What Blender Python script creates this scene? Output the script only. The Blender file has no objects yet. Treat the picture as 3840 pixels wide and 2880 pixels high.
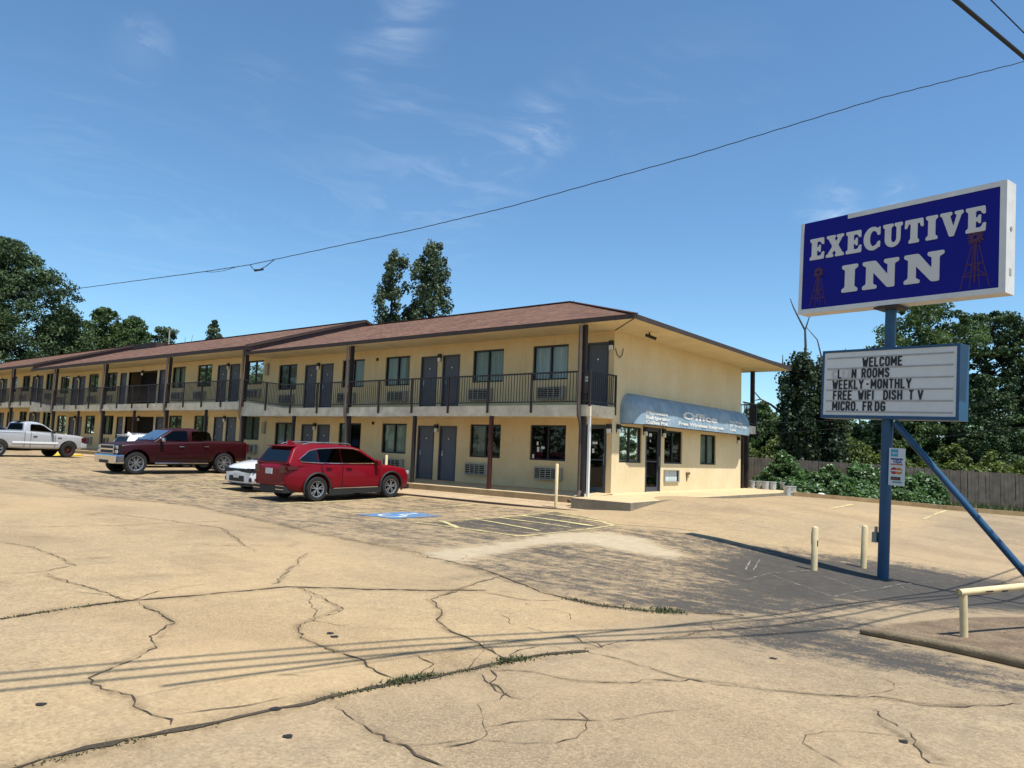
import bpy, bmesh, math, random
import numpy as np
from mathutils import Vector, Matrix
random.seed(11); rng = np.random.default_rng(11)
sc = bpy.context.scene; COL = sc.collection
R = math.radians

# ------------------------------------------------------------------ camera
cd = bpy.data.cameras.new('camera'); cam = bpy.data.objects.new('camera', cd); COL.objects.link(cam)
YAW, PITCH, ROLL = 0.6776735, 0.0916915, 0.0390212
fw = Vector((-math.sin(YAW)*math.cos(PITCH), math.cos(YAW)*math.cos(PITCH), math.sin(PITCH)))
r0 = Vector((math.cos(YAW), math.sin(YAW), 0)); u0 = r0.cross(fw)
rt = math.cos(ROLL)*r0 + math.sin(ROLL)*u0; up = -math.sin(ROLL)*r0 + math.cos(ROLL)*u0
M = Matrix((rt, up, -fw)).transposed().to_4x4(); M.translation = (11.8619, -19.8305, 1.18307)
cam.matrix_world = M
cd.sensor_width = 36; cd.lens = 2739.95/3840*36; cd.clip_start = .05; cd.clip_end = 3000
sc.camera = cam

# ------------------------------------------------------------------ sky and sun
SUN_EL, SUN_AZ = R(67.5), R(-7)          # azimuth from +X towards +Y
w = bpy.data.worlds.new('World'); sc.world = w; w.use_nodes = True
nt = w.node_tree; N = nt.nodes; L = nt.links; N.clear()
out = N.new('ShaderNodeOutputWorld'); bg = N.new('ShaderNodeBackground'); L.new(bg.outputs[0], out.inputs[0])
sky = N.new('ShaderNodeTexSky'); sky.sky_type = 'NISHITA'; sky.sun_disc = False
sky.sun_elevation = SUN_EL; sky.sun_rotation = R(90) - SUN_AZ
sky.altitude = 100; sky.air_density = 1.0; sky.dust_density = .15; sky.ozone_density = 4.0
bg.inputs[1].default_value = .106
tc = N.new('ShaderNodeTexCoord')
def wn(t, **k):
    n = N.new(t)
    for a, b in k.items(): setattr(n, a, b)
    return n
def vmath(op, a, b=None):
    n = wn('ShaderNodeVectorMath', operation=op)
    for i, s in enumerate((a, b)):
        if s is None: continue
        if hasattr(s, 'is_output'): L.new(s, n.inputs[i])
        else: n.inputs[i].default_value = s
    return n
def fmath(op, a, b=None, c=None, clamp=False):
    n = wn('ShaderNodeMath', operation=op, use_clamp=clamp)
    for i, s in enumerate((a, b, c)):
        if s is None: continue
        if hasattr(s, 'is_output'): L.new(s, n.inputs[i])
        else: n.inputs[i].default_value = s
    return n.outputs[0]
# thin cirrus: wispy noise on a plane far above, kept to a few regions of the sky
sep = wn('ShaderNodeSeparateXYZ'); L.new(tc.outputs['Generated'], sep.inputs[0])
zc = fmath('MAXIMUM', sep.outputs[2], .05)
cmb = wn('ShaderNodeCombineXYZ')
L.new(fmath('DIVIDE', sep.outputs[0], zc), cmb.inputs[0]); L.new(fmath('DIVIDE', sep.outputs[1], zc), cmb.inputs[1])
warp = wn('ShaderNodeTexNoise'); warp.inputs['Scale'].default_value = .8; warp.inputs['Detail'].default_value = 3; L.new(cmb.outputs[0], warp.inputs['Vector'])
wv = vmath('SCALE', warp.outputs['Color']); wv.inputs['Scale'].default_value = 1.6
mp = wn('ShaderNodeMapping'); mp.inputs['Rotation'].default_value = (0, 0, R(-25)); mp.inputs['Scale'].default_value = (1.3, .45, 1)
L.new(vmath('ADD', cmb.outputs[0], wv.outputs[0]).outputs[0], mp.inputs[0])
cn = wn('ShaderNodeTexNoise'); cn.inputs['Scale'].default_value = 4.2; cn.inputs['Detail'].default_value = 9; cn.inputs['Roughness'].default_value = .62; L.new(mp.outputs[0], cn.inputs['Vector'])
wisp = wn('ShaderNodeMapRange'); wisp.inputs[1].default_value = .47; wisp.inputs[2].default_value = .80; L.new(cn.outputs[0], wisp.inputs[0])
def skydir(px, py):
    return (fw + rt*((px-1920)/2739.95) - up*((py-1440)/2739.95)).normalized()
msk = None
for px, py, rad, amp in ((1550, 20, .06, .4), (1480, 120, .045, .35), (520, 180, .045, .8), (1350, 215, .04, .25), (990, 320, .07, .14), (2030, 470, .06, .45), (1880, 600, .09, .25),
                         (1480, 690, .18, .15), (1620, 770, .1, .15), (1500, 400, .09, .15), (2350, 385, .14, .10), (2700, 380, .12, .10), (3120, 790, .05, .7), (3370, 730, .03, .45), (230, 430, .1, .08), (600, 900, .3, .07)):
    d = skydir(px, py)
    dist = vmath('DISTANCE', tc.outputs['Generated'], tuple(d)).outputs['Value']
    q = fmath('MULTIPLY', fmath('POWER', fmath('SUBTRACT', 1, fmath('DIVIDE', dist, rad), clamp=True), 1.3), amp)
    msk = q if msk is None else fmath('ADD', msk, q)
cl = fmath('MULTIPLY', fmath('ADD', fmath('MULTIPLY', wisp.outputs[0], 1.0), .06), msk, clamp=True)
mixc = wn('ShaderNodeMix', data_type='RGBA'); L.new(cl, mixc.inputs['Factor'])
tint = wn('ShaderNodeMix', data_type='RGBA', blend_type='MULTIPLY'); tint.inputs['Factor'].default_value = 1
L.new(sky.outputs[0], tint.inputs[6]); tint.inputs[7].default_value = (.88, 1.11, 1.16, 1)
L.new(tint.outputs[2], mixc.inputs[6]); mixc.inputs[7].default_value = (6.6, 7.3, 8.0, 1)
L.new(mixc.outputs[2], bg.inputs[0])
sl = bpy.data.lights.new('sun', 'SUN'); so = bpy.data.objects.new('sun', sl); COL.objects.link(so)
sl.energy = 4.9; sl.angle = R(.53); sl.color = (1, .972, .92)
sd = Vector((math.cos(SUN_EL)*math.cos(SUN_AZ), math.cos(SUN_EL)*math.sin(SUN_AZ), math.sin(SUN_EL)))
so.rotation_euler = sd.to_track_quat('Z', 'Y').to_euler(); so.location = (30, 0, 60)
vs = sc.view_settings; vs.view_transform = 'Standard'; vs.look = 'None'; vs.exposure = .45; vs.gamma = 1; vs.use_curve_mapping = False
sc.display_settings.display_device = 'sRGB'
sc.cycles.max_bounces = 8; sc.cycles.diffuse_bounces = 4; sc.cycles.transparent_max_bounces = 12; sc.cycles.use_denoising = True

# ------------------------------------------------------------------ materials
MATS = {}
def lin(h):
    h = h.lstrip('#'); v = [int(h[i:i+2], 16)/255 for i in (0, 2, 4)]
    return tuple(x/12.92 if x <= .04045 else ((x+.055)/1.055)**2.4 for x in v)
class NT:
    """small wrapper for building node materials"""
    def __init__(s, name):
        s.m = bpy.data.materials.new(name); s.m.use_nodes = True; s.t = s.m.node_tree; s.n = s.t.nodes; s.n.clear()
        s.o = s.n.new('ShaderNodeOutputMaterial'); s.tc = s.n.new('ShaderNodeTexCoord'); MATS[name] = s.m
    def lk(s, a, b): s.t.links.new(a, b)
    def node(s, t, ins=None, **k):
        n = s.n.new(t)
        for a, b in k.items(): setattr(n, a, b)
        for a, b in (ins or {}).items():
            if hasattr(b, 'is_output'): s.lk(b, n.inputs[a])
            else: n.inputs[a].default_value = b
        return n
    def map(s, scale=(1, 1, 1), rot=(0, 0, 0), src='Object'):
        return s.node('ShaderNodeMapping', {'Vector': s.tc.outputs[src], 'Scale': scale, 'Rotation': rot}).outputs[0]
    def noise(s, scale, detail=4, rough=.55, vec=None, dist=0):
        return s.node('ShaderNodeTexNoise', {'Vector': vec or s.tc.outputs['Object'], 'Scale': scale, 'Detail': detail, 'Roughness': rough, 'Distortion': dist}).outputs[0]
    def ramp(s, f, a, b):
        return s.node('ShaderNodeMapRange', {0: f, 1: a, 2: b}).outputs[0]
    def mix(s, f, a, b, blend='MIX'):
        n = s.node('ShaderNodeMix', data_type='RGBA', blend_type=blend)
        for i, v in ((0, f), (6, a), (7, b)):
            if hasattr(v, 'is_output'): s.lk(v, n.inputs[i])
            else: n.inputs[i].default_value = v if i == 0 else (*v, 1)[:4]
        return n.outputs[2]
    def math(s, op, a, b=None, clamp=False):
        n = s.node('ShaderNodeMath', operation=op, use_clamp=clamp)
        for i, v in enumerate((a, b)):
            if v is None: continue
            if hasattr(v, 'is_output'): s.lk(v, n.inputs[i])
            else: n.inputs[i].default_value = v
        return n.outputs[0]
    def attr(s, name): return s.node('ShaderNodeAttribute', attribute_name=name).outputs['Fac']
    def bump(s, h, strength=.3, dist=.02):
        return s.node('ShaderNodeBump', {'Height': h, 'Strength': strength, 'Distance': dist}).outputs[0]
    def pbr(s, col, rough=.6, metal=0, normal=None, spec=.5, coat=0, **k):
        b = s.node('ShaderNodeBsdfPrincipled')
        for key, v in (('Base Color', col), ('Roughness', rough), ('Metallic', metal), ('Specular IOR Level', spec), ('Coat Weight', coat)):
            if hasattr(v, 'is_output'): s.lk(v, b.inputs[key])
            else: b.inputs[key].default_value = (*v, 1)[:4] if isinstance(v, tuple) else v
        if coat: b.inputs['Coat Roughness'].default_value = .04
        if normal: s.lk(normal, b.inputs['Normal'])
        s.lk(b.outputs[0], s.o.inputs[0]); return b
def simple(name, col, rough=.6, metal=0, var=.18, scale=3, bump=0, coat=0, spec=.5, fine=0):
    if name in MATS: return MATS[name]
    t = NT(name); c2 = tuple(x*(1-var) for x in col); c3 = tuple(min(1, x*(1+var*.6)) for x in col)
    f = t.ramp(t.noise(scale, 6, .6), .3, .7); c = t.mix(f, c2, c3)
    if fine: c = t.mix(t.ramp(t.noise(fine, 2), .45, .7), c, tuple(x*.75 for x in col))
    nb = t.bump(t.noise(max(scale*12, 30), 4), bump) if bump else None
    t.pbr(c, rough, metal, nb, spec, coat); return MATS[name]

def m_ground():
    t = NT('lot_surface'); o = t.tc.outputs['Object']
    big = t.noise(.22, 5, .6); med = t.noise(1.3, 6, .65); fine = t.noise(38, 3, .6); grit = t.noise(95, 2, .5)
    c = t.mix(t.ramp(big, .35, .68), lin('#a9916d'), lin('#9d8867'))
    c = t.mix(t.math('MULTIPLY', t.ramp(med, .5, .75), .55), c, lin('#8a7861'))
    c = t.mix(t.math('MULTIPLY', t.ramp(t.noise(.55, 4, .6, t.map((1, 1, 1), (0, 0, .6))), .55, .72), .5), c, lin('#ae9771'))
    # exposed aggregate: pale and dark pebbles in the matrix
    c = t.mix(t.math('MULTIPLY', t.ramp(fine, .52, .70), .5), c, lin('#c6ae87'))
    c = t.mix(t.math('MULTIPLY', t.ramp(fine, .47, .30), .55), c, lin('#6f5b45'))
    c = t.mix(t.math('MULTIPLY', t.ramp(grit, .56, .72), .4), c, lin('#5f5040'))
    m8 = t.noise(7.5, 5, .7); m18 = t.noise(17, 4, .65)
    c = t.mix(t.math('MULTIPLY', t.ramp(m8, .54, .70), .42), c, lin('#7c6a54'))
    c = t.mix(t.math('MULTIPLY', t.ramp(m8, .46, .32), .22), c, lin('#ccb58a'))
    c = t.mix(t.math('MULTIPLY', t.ramp(m18, .56, .68), .38), c, lin('#70604c'))
    strk = t.noise(1.0, 7, .72, t.map((3.2, .35, 1), (0, 0, -.35)))
    c = t.mix(t.math('MULTIPLY', t.ramp(strk, .52, .70), .45), c, lin('#86775f'))
    c = t.mix(t.math('MULTIPLY', t.ramp(t.noise(.16, 3, .5), .5, .66), .4), c, lin('#b59970'))
    rough_patch = t.ramp(t.noise(.35, 4, .6, t.map((1, 1.5, 1))), .5, .62)
    vor = t.node('ShaderNodeTexVoronoi', {'Scale': 62.0, 'Vector': o}).outputs['Distance']
    c = t.mix(t.math('MULTIPLY', t.math('MULTIPLY', t.ramp(vor, .32, .6), rough_patch), .38), c, lin('#6b5843'))
    # slab-to-slab tone
    c = t.mix(t.attr('slab'), c, t.mix(1, c, (.86, .88, .95), 'MULTIPLY'))
    # light worn band
    lw = t.ramp(t.math('ADD', t.attr('light'), t.math('MULTIPLY', t.math('SUBTRACT', t.noise(2.6, 7, .75), .5), 1.8)), .32, .85)
    # asphalt
    n1 = t.noise(.9, 7, .68); n2 = t.noise(5, 6, .7); n3 = t.noise(1.6, 6, .7, t.map((.45, 1.8, 1), (0, 0, .45)))
    am = t.math('ADD', t.attr('asph'), t.math('MULTIPLY', t.math('MULTIPLY', t.attr('asph'), 3.5, True), t.math('ADD', t.math('MULTIPLY', t.math('SUBTRACT', n3, .5), 1.9), t.math('ADD', t.math('MULTIPLY', t.math('SUBTRACT', n1, .5), .8), t.math('ADD', t.math('MULTIPLY', t.math('SUBTRACT', n2, .5), 2.4), t.math('MULTIPLY', t.math('SUBTRACT', fine, .5), 2.2))))))
    am = t.ramp(am, .28, .92)
    ac = t.mix(t.ramp(n2, .35, .7), lin('#2a2a2b'), lin('#464440'))
    ac = t.mix(t.math('MULTIPLY', t.ramp(grit, .55, .7), .35), ac, lin('#7d7468'))
    c = t.mix(t.math('MULTIPLY', am, .93), c, ac)
    c = t.mix(t.math('MULTIPLY', lw, .7), c, t.mix(t.ramp(n2, .3, .7), lin('#b8ab90'), lin('#a39377')))
    # dirt island
    dm = t.ramp(t.math('ADD', t.attr('dirt'), t.math('MULTIPLY', t.math('SUBTRACT', n1, .5), .6)), .4, .6)
    dc = t.mix(t.ramp(t.noise(3, 7, .7), .35, .65), lin('#625342'), lin('#86725b'))
    dc = t.mix(t.ramp(fine, .5, .65), dc, lin('#50412f'))
    c = t.mix(dm, c, dc)
    gm = t.ramp(t.attr('grass'), .3, .6)
    c = t.mix(gm, c, t.mix(t.ramp(n2, .35, .65), lin('#3f4a25'), lin('#5c5a35')))
    h = t.math('ADD', t.math('MULTIPLY', fine, .6), t.math('ADD', t.math('MULTIPLY', grit, .3), t.math('MULTIPLY', med, .5)))
    t.pbr(c, .92, 0, t.bump(h, .45, .02), .25); return t.m
def m_stain():
    t = NT('pavement_stain'); a = t.attr('soft')
    n = t.math('ADD', t.math('MULTIPLY', t.noise(3.5, 6, .7), .6), t.math('MULTIPLY', t.noise(13, 4, .7), .4))
    f = t.math('MULTIPLY', t.math('MULTIPLY', t.ramp(n, .40, .62), t.math('POWER', a, 1.3)), .36)
    d = t.node('ShaderNodeBsdfDiffuse', {'Color': (*lin('#4a4034'), 1)}); tr = t.node('ShaderNodeBsdfTransparent')
    ms = t.node('ShaderNodeMixShader', {0: f, 1: tr.outputs[0], 2: d.outputs[0]}); t.lk(ms.outputs[0], t.o.inputs[0]); return t.m
def m_stucco():
    t = NT('stucco'); g = t.noise(1.2, 5, .6); s = t.noise(3.2, 6, .7, t.map((1.4, 1.4, .12)))
    c = t.mix(t.ramp(g, .3, .7), lin('#dac396'), lin('#d0b787'))
    c = t.mix(t.math('MULTIPLY', t.ramp(s, .54, .76), .3), c, lin('#a58d68'))
    c = t.mix(t.math('MULTIPLY', t.ramp(t.noise(7, 6, .75, t.map((1, 1, .5))), .57, .70), .32), c, lin('#9a7d57'))
    t.pbr(c, .9, 0, t.bump(t.math('ADD', t.noise(24, 4, .7), t.math('MULTIPLY', t.noise(9, 3), .7)), .5, .012), .2); return t.m
def m_stucco_gable():
    t = NT('stucco_gable'); g = t.noise(.9, 5, .6); s = t.noise(3.0, 6, .7, t.map((1.4, 1.4, .14)))
    c = t.mix(t.ramp(g, .3, .7), lin('#dfcda7'), lin('#d6c095'))
    c = t.mix(t.math('MULTIPLY', t.ramp(s, .54, .76), .25), c, lin('#b59d76'))
    c = t.mix(t.math('MULTIPLY', t.ramp(t.noise(8, 6, .78, t.map((1, 1, .45))), .57, .70), .34), c, lin('#8f7450'))
    t.pbr(c, .9, 0, t.bump(t.math('ADD', t.noise(22, 4, .7), t.math('MULTIPLY', t.noise(8, 3), .7)), .55, .014), .2); return t.m
def m_shingle():
    t = NT('shingles'); uv = t.tc.outputs['UV']
    b = t.node('ShaderNodeTexBrick', {'Vector': uv, 'Scale': 1.0, 'Mortar Size': .012, 'Mortar Smooth': .3, 'Brick Width': .33, 'Row Height': .15,
        'Color1': (*lin('#74594a'), 1), 'Color2': (*lin('#513b31'), 1), 'Mortar': (*lin('#46302a'), 1), 'Bias': -.1}, offset=.5)
    c = b.outputs[0]; uvs = t.node('ShaderNodeMapping', {'Vector': uv, 'Scale': (1, 2.2, 1)}).outputs[0]
    c = t.mix(t.ramp(t.noise(2.3, 5, .7, uvs), .38, .66), t.mix(1, c, (.62, .64, .66), 'MULTIPLY'), t.mix(1, c, (1.45, 1.34, 1.26), 'MULTIPLY'))
    c = t.mix(t.math('MULTIPLY', t.ramp(t.noise(.5, 4, .6, uv), .45, .7), .35), c, lin('#7d5f50'))
    c = t.mix(t.math('MULTIPLY', t.ramp(t.noise(60, 2, .5, uv), .55, .7), .3), c, lin('#a98874'))
    t.pbr(c, .95, 0, t.bump(b.outputs['Fac'], -.5, .012), .15); return t.m
def m_leaf(name, dark, light, rough=.55, trans=.22, spec=.3):
    t = NT(name); a = t.attr('tone')
    c = t.mix(a, dark, light)
    b = t.pbr(c, rough, 0, None, spec)
    tr = t.node('ShaderNodeBsdfTranslucent', {'Color': t.mix(1, c, (1.1, 1.25, .5), 'MULTIPLY')})
    ms = t.node('ShaderNodeMixShader', {0: trans, 1: b.outputs[0], 2: tr.outputs[0]}); t.lk(ms.outputs[0], t.o.inputs[0]); return t.m
def m_glass(name, tint, refl=1.0):
    t = NT(name)
    tr = t.node('ShaderNodeBsdfTransparent', {'Color': (*tint, 1)}); gl = t.node('ShaderNodeBsdfGlossy', {'Color': (1, 1, 1, 1), 'Roughness': .015})
    wav = t.bump(t.noise(.9, 2), .06, .05); t.lk(wav, gl.inputs['Normal'])
    fr = t.node('ShaderNodeFresnel', {'IOR': 1.5}); f = t.math('MULTIPLY', fr.outputs[0], 1.5*refl, True)
    ms = t.node('ShaderNodeMixShader', {0: f, 1: tr.outputs[0], 2: gl.outputs[0]}); t.lk(ms.outputs[0], t.o.inputs[0]); return t.m
m_ground(); m_stain(); m_stucco(); m_stucco_gable(); m_shingle()
m_glass('window_glass', (.8, .84, .8), .48); m_glass('dark_glass', (.10, .11, .11)); m_glass('car_glass', (.02, .024, .028), .22)
m_glass('tinted_glass', (.015, .018, .02), .07); m_glass('windshield_glass', (.35, .42, .42), 1.3)
m_leaf('pine_needles', (.022, .042, .018), (.095, .14, .058), .6, .12, .2)
m_leaf('broad_leaves', (.030, .054, .020), (.115, .17, .062), .5, .3)
m_leaf('vine_leaves', (.030, .050, .026), (.11, .15, .08), .45, .22, .4)
m_leaf('dark_vine', (.014, .026, .012), (.060, .088, .040), .5, .15)
m_leaf('ivy_leaves', (.034, .072, .022), (.13, .22, .075), .4, .28, .45)
m_leaf('bush_leaves', (.045, .070, .014), (.17, .21, .05), .5, .3)
m_leaf('weed_leaves', (.04, .05, .02), (.10, .11, .045), .6, .2)
simple('bark', lin('#3d342b'), .95, var=.35, scale=5, bump=.5)
simple('dead_wood', lin('#4b4640'), .95, var=.35, scale=4)
simple('brown_trim', lin('#3b2c25'), .7, var=.25, scale=2.5)
simple('brown_rail', lin('#2c221e'), .6, var=.3, scale=4)
simple('brown_downspout', lin('#5a4b42'), .6, var=.25, scale=2)
simple('red_brown', lin('#4a1f18'), .6, var=.25, scale=3)
simple('rake_trim', lin('#4a3a38'), .75, var=.25, scale=2)
simple('soffit_paint', lin('#d9c69b'), .85, var=.12, scale=1.3, bump=.1)
simple('slab_paint', lin('#dccdb0'), .85, var=.28, scale=2.2, bump=.25, fine=0)
simple('door_paint', lin('#4e5157'), .55, var=.10, scale=1.5)
simple('door_frame_paint', lin('#3f4349'), .6, var=.12, scale=2)
simple('bronze_frame', lin('#1d1a18'), .5, var=.2, scale=4)
simple('interior_dark', lin('#15140f'), .95, var=.2)
simple('interior_brown', lin('#6b5235'), .9, var=.25, scale=1)
simple('ac_shell', lin('#9a9483'), .6, var=.15, scale=5)
simple('ac_grille', lin('#2b2925'), .6, var=.2, scale=8)
simple('white_paint', lin('#d8d6cf'), .6, var=.10, scale=4)
simple('lamp_globe', lin('#d9d6cc'), .4, var=.08)
simple('black_metal', lin('#191919'), .5, var=.2)
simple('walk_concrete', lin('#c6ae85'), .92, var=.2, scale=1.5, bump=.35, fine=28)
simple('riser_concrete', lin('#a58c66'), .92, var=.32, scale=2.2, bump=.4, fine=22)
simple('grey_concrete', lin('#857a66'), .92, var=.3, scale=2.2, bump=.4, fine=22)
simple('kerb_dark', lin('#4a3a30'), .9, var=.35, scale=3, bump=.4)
simple('strip_concrete', lin('#b29a78'), .92, var=.25, scale=1.8, bump=.35, fine=24)
t_ = NT('yellow_line'); t_.pbr(t_.mix(t_.ramp(t_.math('ADD', t_.math('MULTIPLY', t_.noise(3.2, 6, .7), .6), t_.math('MULTIPLY', t_.noise(17, 4), .4)), .47, .60), lin('#c6b67b'), lin('#857a66')), .85)
simple('pole_yellow', lin('#d4be90'), .6, var=.15, scale=6)
simple('yellow_pad', lin('#d6b23a'), .8, var=.15)
t_ = NT('blue_marking'); t_.pbr(t_.mix(t_.ramp(t_.math('ADD', t_.math('MULTIPLY', t_.noise(2.2, 6, .7, t_.map((1, .6, 1))), .7), t_.math('MULTIPLY', t_.noise(14, 3), .3)), .44, .62), lin('#3f78a8'), lin('#6d6a66')), .85)
simple('white_marking', lin('#c3c9c6'), .85, var=.25, scale=6, fine=16)
simple('crack_fill', lin('#463a2c'), .98, var=.35, scale=9)
simple('tar_shadow_dark', lin('#1d1b1a'), .9, var=.3, scale=9)  # for the tar spots and the painted shadow of the sign brace
simple('pale_line', lin('#8d8475'), .9, var=.35, scale=6)
simple('sign_blue_post', lin('#1c4a6a'), .45, var=.22, scale=3)
simple('sign_frame_white', lin('#d2d0ca'), .55, var=.12, scale=3)
simple('sign_face_blue', lin('#171a7c'), .6, var=.06, scale=1, spec=.15)
simple('sign_letter', lin('#cfcac2'), .5, var=.05, scale=2)
simple('sign_red', lin('#4c1734'), .5, var=.1, scale=6)
simple('board_face', lin('#d8d4cc'), .5, var=.07, scale=3)
simple('board_track', lin('#a8a49d'), .5, var=.15, scale=6)
simple('board_letter', lin('#121217'), .5, var=.1)
simple('ghost_letter', lin('#c3beb6'), .6, var=.1)
simple('fence_wood', lin('#665c52'), .95, var=.4, scale=2.5, bump=.4)
simple('log_wood', lin('#7a6a52'), .95, var=.4, scale=3, bump=.6)
simple('bucket_white', lin('#aeb2b2'), .5, var=.2, scale=5)
simple('rubber', lin('#1a1a1b'), .85, var=.15, scale=6)
simple('alloy', lin('#8e9195'), .3, .6, var=.12)
simple('chrome', lin('#d0d2d4'), .12, 1.0, var=.05)
simple('black_plastic', lin('#1b1b1c'), .6, var=.15, scale=6)
simple('well_dark', lin('#0d0d0d'), .95, var=.1)
simple('tail_red', lin('#4a040c'), .3, var=.1, coat=.2)
simple('head_lamp', lin('#b9c0c4'), .12, .4, var=.1)
simple('plate', lin('#c9cbc9'), .5, var=.12, scale=20)
simple('paint_red', lin('#700114'), .42, .0, var=.05, coat=.16, spec=.2)
simple('paint_maroon', lin('#2c0209'), .4, .05, var=.05, coat=.22, spec=.25)
simple('paint_white', lin('#dfe2e4'), .3, 0, var=.03, coat=1)
simple('paint_silver', lin('#b9bcc0'), .35, .35, var=.05, coat=.6)
simple('paint_navy', lin('#22344a'), .3, .3, var=.05, coat=1)
simple('wire_black', lin('#17191d'), .7, var=.1)
def m_curtain(name, a, b):
    t = NT(name); x = t.noise(14, 3, .5, t.map((1, 1, .03)))
    t.pbr(t.mix(t.ramp(x, .3, .7), lin(a), lin(b)), .9); return t.m
m_curtain('curtain_sage', '#868f80', '#b4bbab'); m_curtain('curtain_dark', '#5d6358', '#82887a'); m_curtain('curtain_pale', '#a9b3b0', '#cfd6d3')
def m_awning():
    t = NT('awning_fabric'); n = t.noise(2.6, 6, .65, t.map((1, 1, .6)))
    c = t.mix(t.ramp(n, .35, .7), lin('#76909f'), lin('#9fb0ba'))
    c = t.mix(t.math('MULTIPLY', t.ramp(t.noise(6, 5, .7), .6, .75), .6), c, lin('#587086'))
    t.pbr(c, .75, 0, t.bump(t.noise(1.5, 3), .3, .05), .3); return t.m
m_awning()

# ------------------------------------------------------------------ helpers
def tag(o, label=None, cat=None, group=None, kind=None):
    for k, v in (('label', label), ('category', cat), ('group', group), ('kind', kind)):
        if v: o[k] = v
    return o
def empty(name, loc=(0, 0, 0), rot=(0, 0, 0), label=None, cat=None, group=None):
    o = bpy.data.objects.new(name, None); COL.objects.link(o); o.location = loc; o.rotation_euler = rot; o.empty_display_size = .2
    return tag(o, label, cat, group)
def link(name, me, parent=None, mats=None):
    o = bpy.data.objects.new(name, me); COL.objects.link(o)
    for m in mats or (): me.materials.append(MATS[m] if isinstance(m, str) else m)
    if parent: o.parent = parent
    return o
def children(o): return [c for c in bpy.data.objects if c.parent == o]
def copy_tree(o, parent=None):
    c = o.copy(); COL.objects.link(c); c.parent = parent
    for ch in children(o): copy_tree(ch, c)
    return c
class MB:
    def __init__(s): s.v = []; s.f = []; s.mi = []; s.cur = 0
    def add(s, vs, fs):
        k = len(s.v); s.v += [tuple(v) for v in vs]; s.f += [tuple(i+k for i in f) for f in fs]; s.mi += [s.cur]*len(fs); return s
    def box(s, a, b):
        x0, y0, z0 = (min(p, q) for p, q in zip(a, b)); x1, y1, z1 = (max(p, q) for p, q in zip(a, b))
        return s.add([(x0,y0,z0),(x1,y0,z0),(x1,y1,z0),(x0,y1,z0),(x0,y0,z1),(x1,y0,z1),(x1,y1,z1),(x0,y1,z1)],
                     [(0,3,2,1),(4,5,6,7),(0,1,5,4),(1,2,6,5),(2,3,7,6),(3,0,4,7)])
    def beam(s, p, q, w, h=None, up=(0, 0, 1)):
        p, q = Vector(p), Vector(q); h = h or w; d = (q-p).normalized(); u = Vector(up)
        if abs(d.dot(u)) > .95: u = Vector((0, 1, 0))
        a = d.cross(u).normalized()*w/2; b = a.cross(d).normalized()*h/2
        vs = [p-a-b, p+a-b, p+a+b, p-a+b, q-a-b, q+a-b, q+a+b, q-a+b]
        return s.add(vs, [(0,3,2,1),(4,5,6,7),(0,1,5,4),(1,2,6,5),(2,3,7,6),(3,0,4,7)])
    def tube(s, pts, r, n=8, caps=True):
        pts = [Vector(p) for p in pts]; rs = r if isinstance(r, (list, tuple)) else [r]*len(pts); k = len(s.v); prev = None; vs = []
        for i, p in enumerate(pts):
            d = (pts[min(i+1, len(pts)-1)]-pts[max(i-1, 0)]).normalized()
            if prev is None:
                u = Vector((0, 0, 1)) if abs(d.z) < .9 else Vector((1, 0, 0)); a = d.cross(u).normalized()
            else: a = (prev - d*prev.dot(d)).normalized()
            prev = a; b = d.cross(a)
            for j in range(n):
                t = 2*math.pi*j/n; vs.append(p+(a*math.cos(t)+b*math.sin(t))*rs[i])
        fs = [(i*n+j, i*n+(j+1) % n, (i+1)*n+(j+1) % n, (i+1)*n+j) for i in range(len(pts)-1) for j in range(n)]
        if caps: fs += [tuple(range(n-1, -1, -1)), tuple((len(pts)-1)*n+j for j in range(n))]
        return s.add(vs, fs)
    def lathe(s, prof, n=24, axis='z', at=(0, 0, 0)):
        vs = []
        for r, h in prof:
            for j in range(n):
                t = 2*math.pi*j/n; c, d = r*math.cos(t), r*math.sin(t)
                p = (c, d, h) if axis == 'z' else (c, h, d) if axis == 'y' else (h, c, d)
                vs.append(tuple(x+y for x, y in zip(p, at)))
        fs = [(i*n+j, i*n+(j+1) % n, (i+1)*n+(j+1) % n, (i+1)*n+j) for i in range(len(prof)-1) for j in range(n)]
        return s.add(vs, fs)
    def poly(s, pts): return s.add(pts, [tuple(range(len(pts)))])
    def prism(s, pts, off):
        n = len(pts); o = Vector(off); p2 = [Vector(p)+o for p in pts]
        return s.add(list(pts)+p2, [tuple(range(n)), tuple(range(2*n-1, n-1, -1))]+[(i, n+i, n+(i+1) % n, (i+1) % n) for i in range(n)])
    def mesh(s, name='m', smooth=False, angle=None):
        me = bpy.data.meshes.new(name); me.from_pydata(s.v, [], s.f); me.validate()
        if any(s.mi) and len(s.mi) == len(me.polygons): me.polygons.foreach_set('material_index', s.mi)
        bm = bmesh.new(); bm.from_mesh(me); bmesh.ops.recalc_face_normals(bm, faces=bm.faces); bm.to_mesh(me); bm.free()
        if smooth:
            me.polygons.foreach_set('use_smooth', [True]*len(me.polygons))
            if angle: me.set_sharp_from_angle(angle=R(angle))
        return me
    def build(s, name, mats, parent=None, smooth=False, angle=40):
        return link(name, s.mesh(name, smooth, angle), parent, [mats] if isinstance(mats, str) else mats)
def eval_mesh(ob):
    dg = bpy.context.evaluated_depsgraph_get(); return bpy.data.meshes.new_from_object(ob.evaluated_get(dg))
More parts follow.
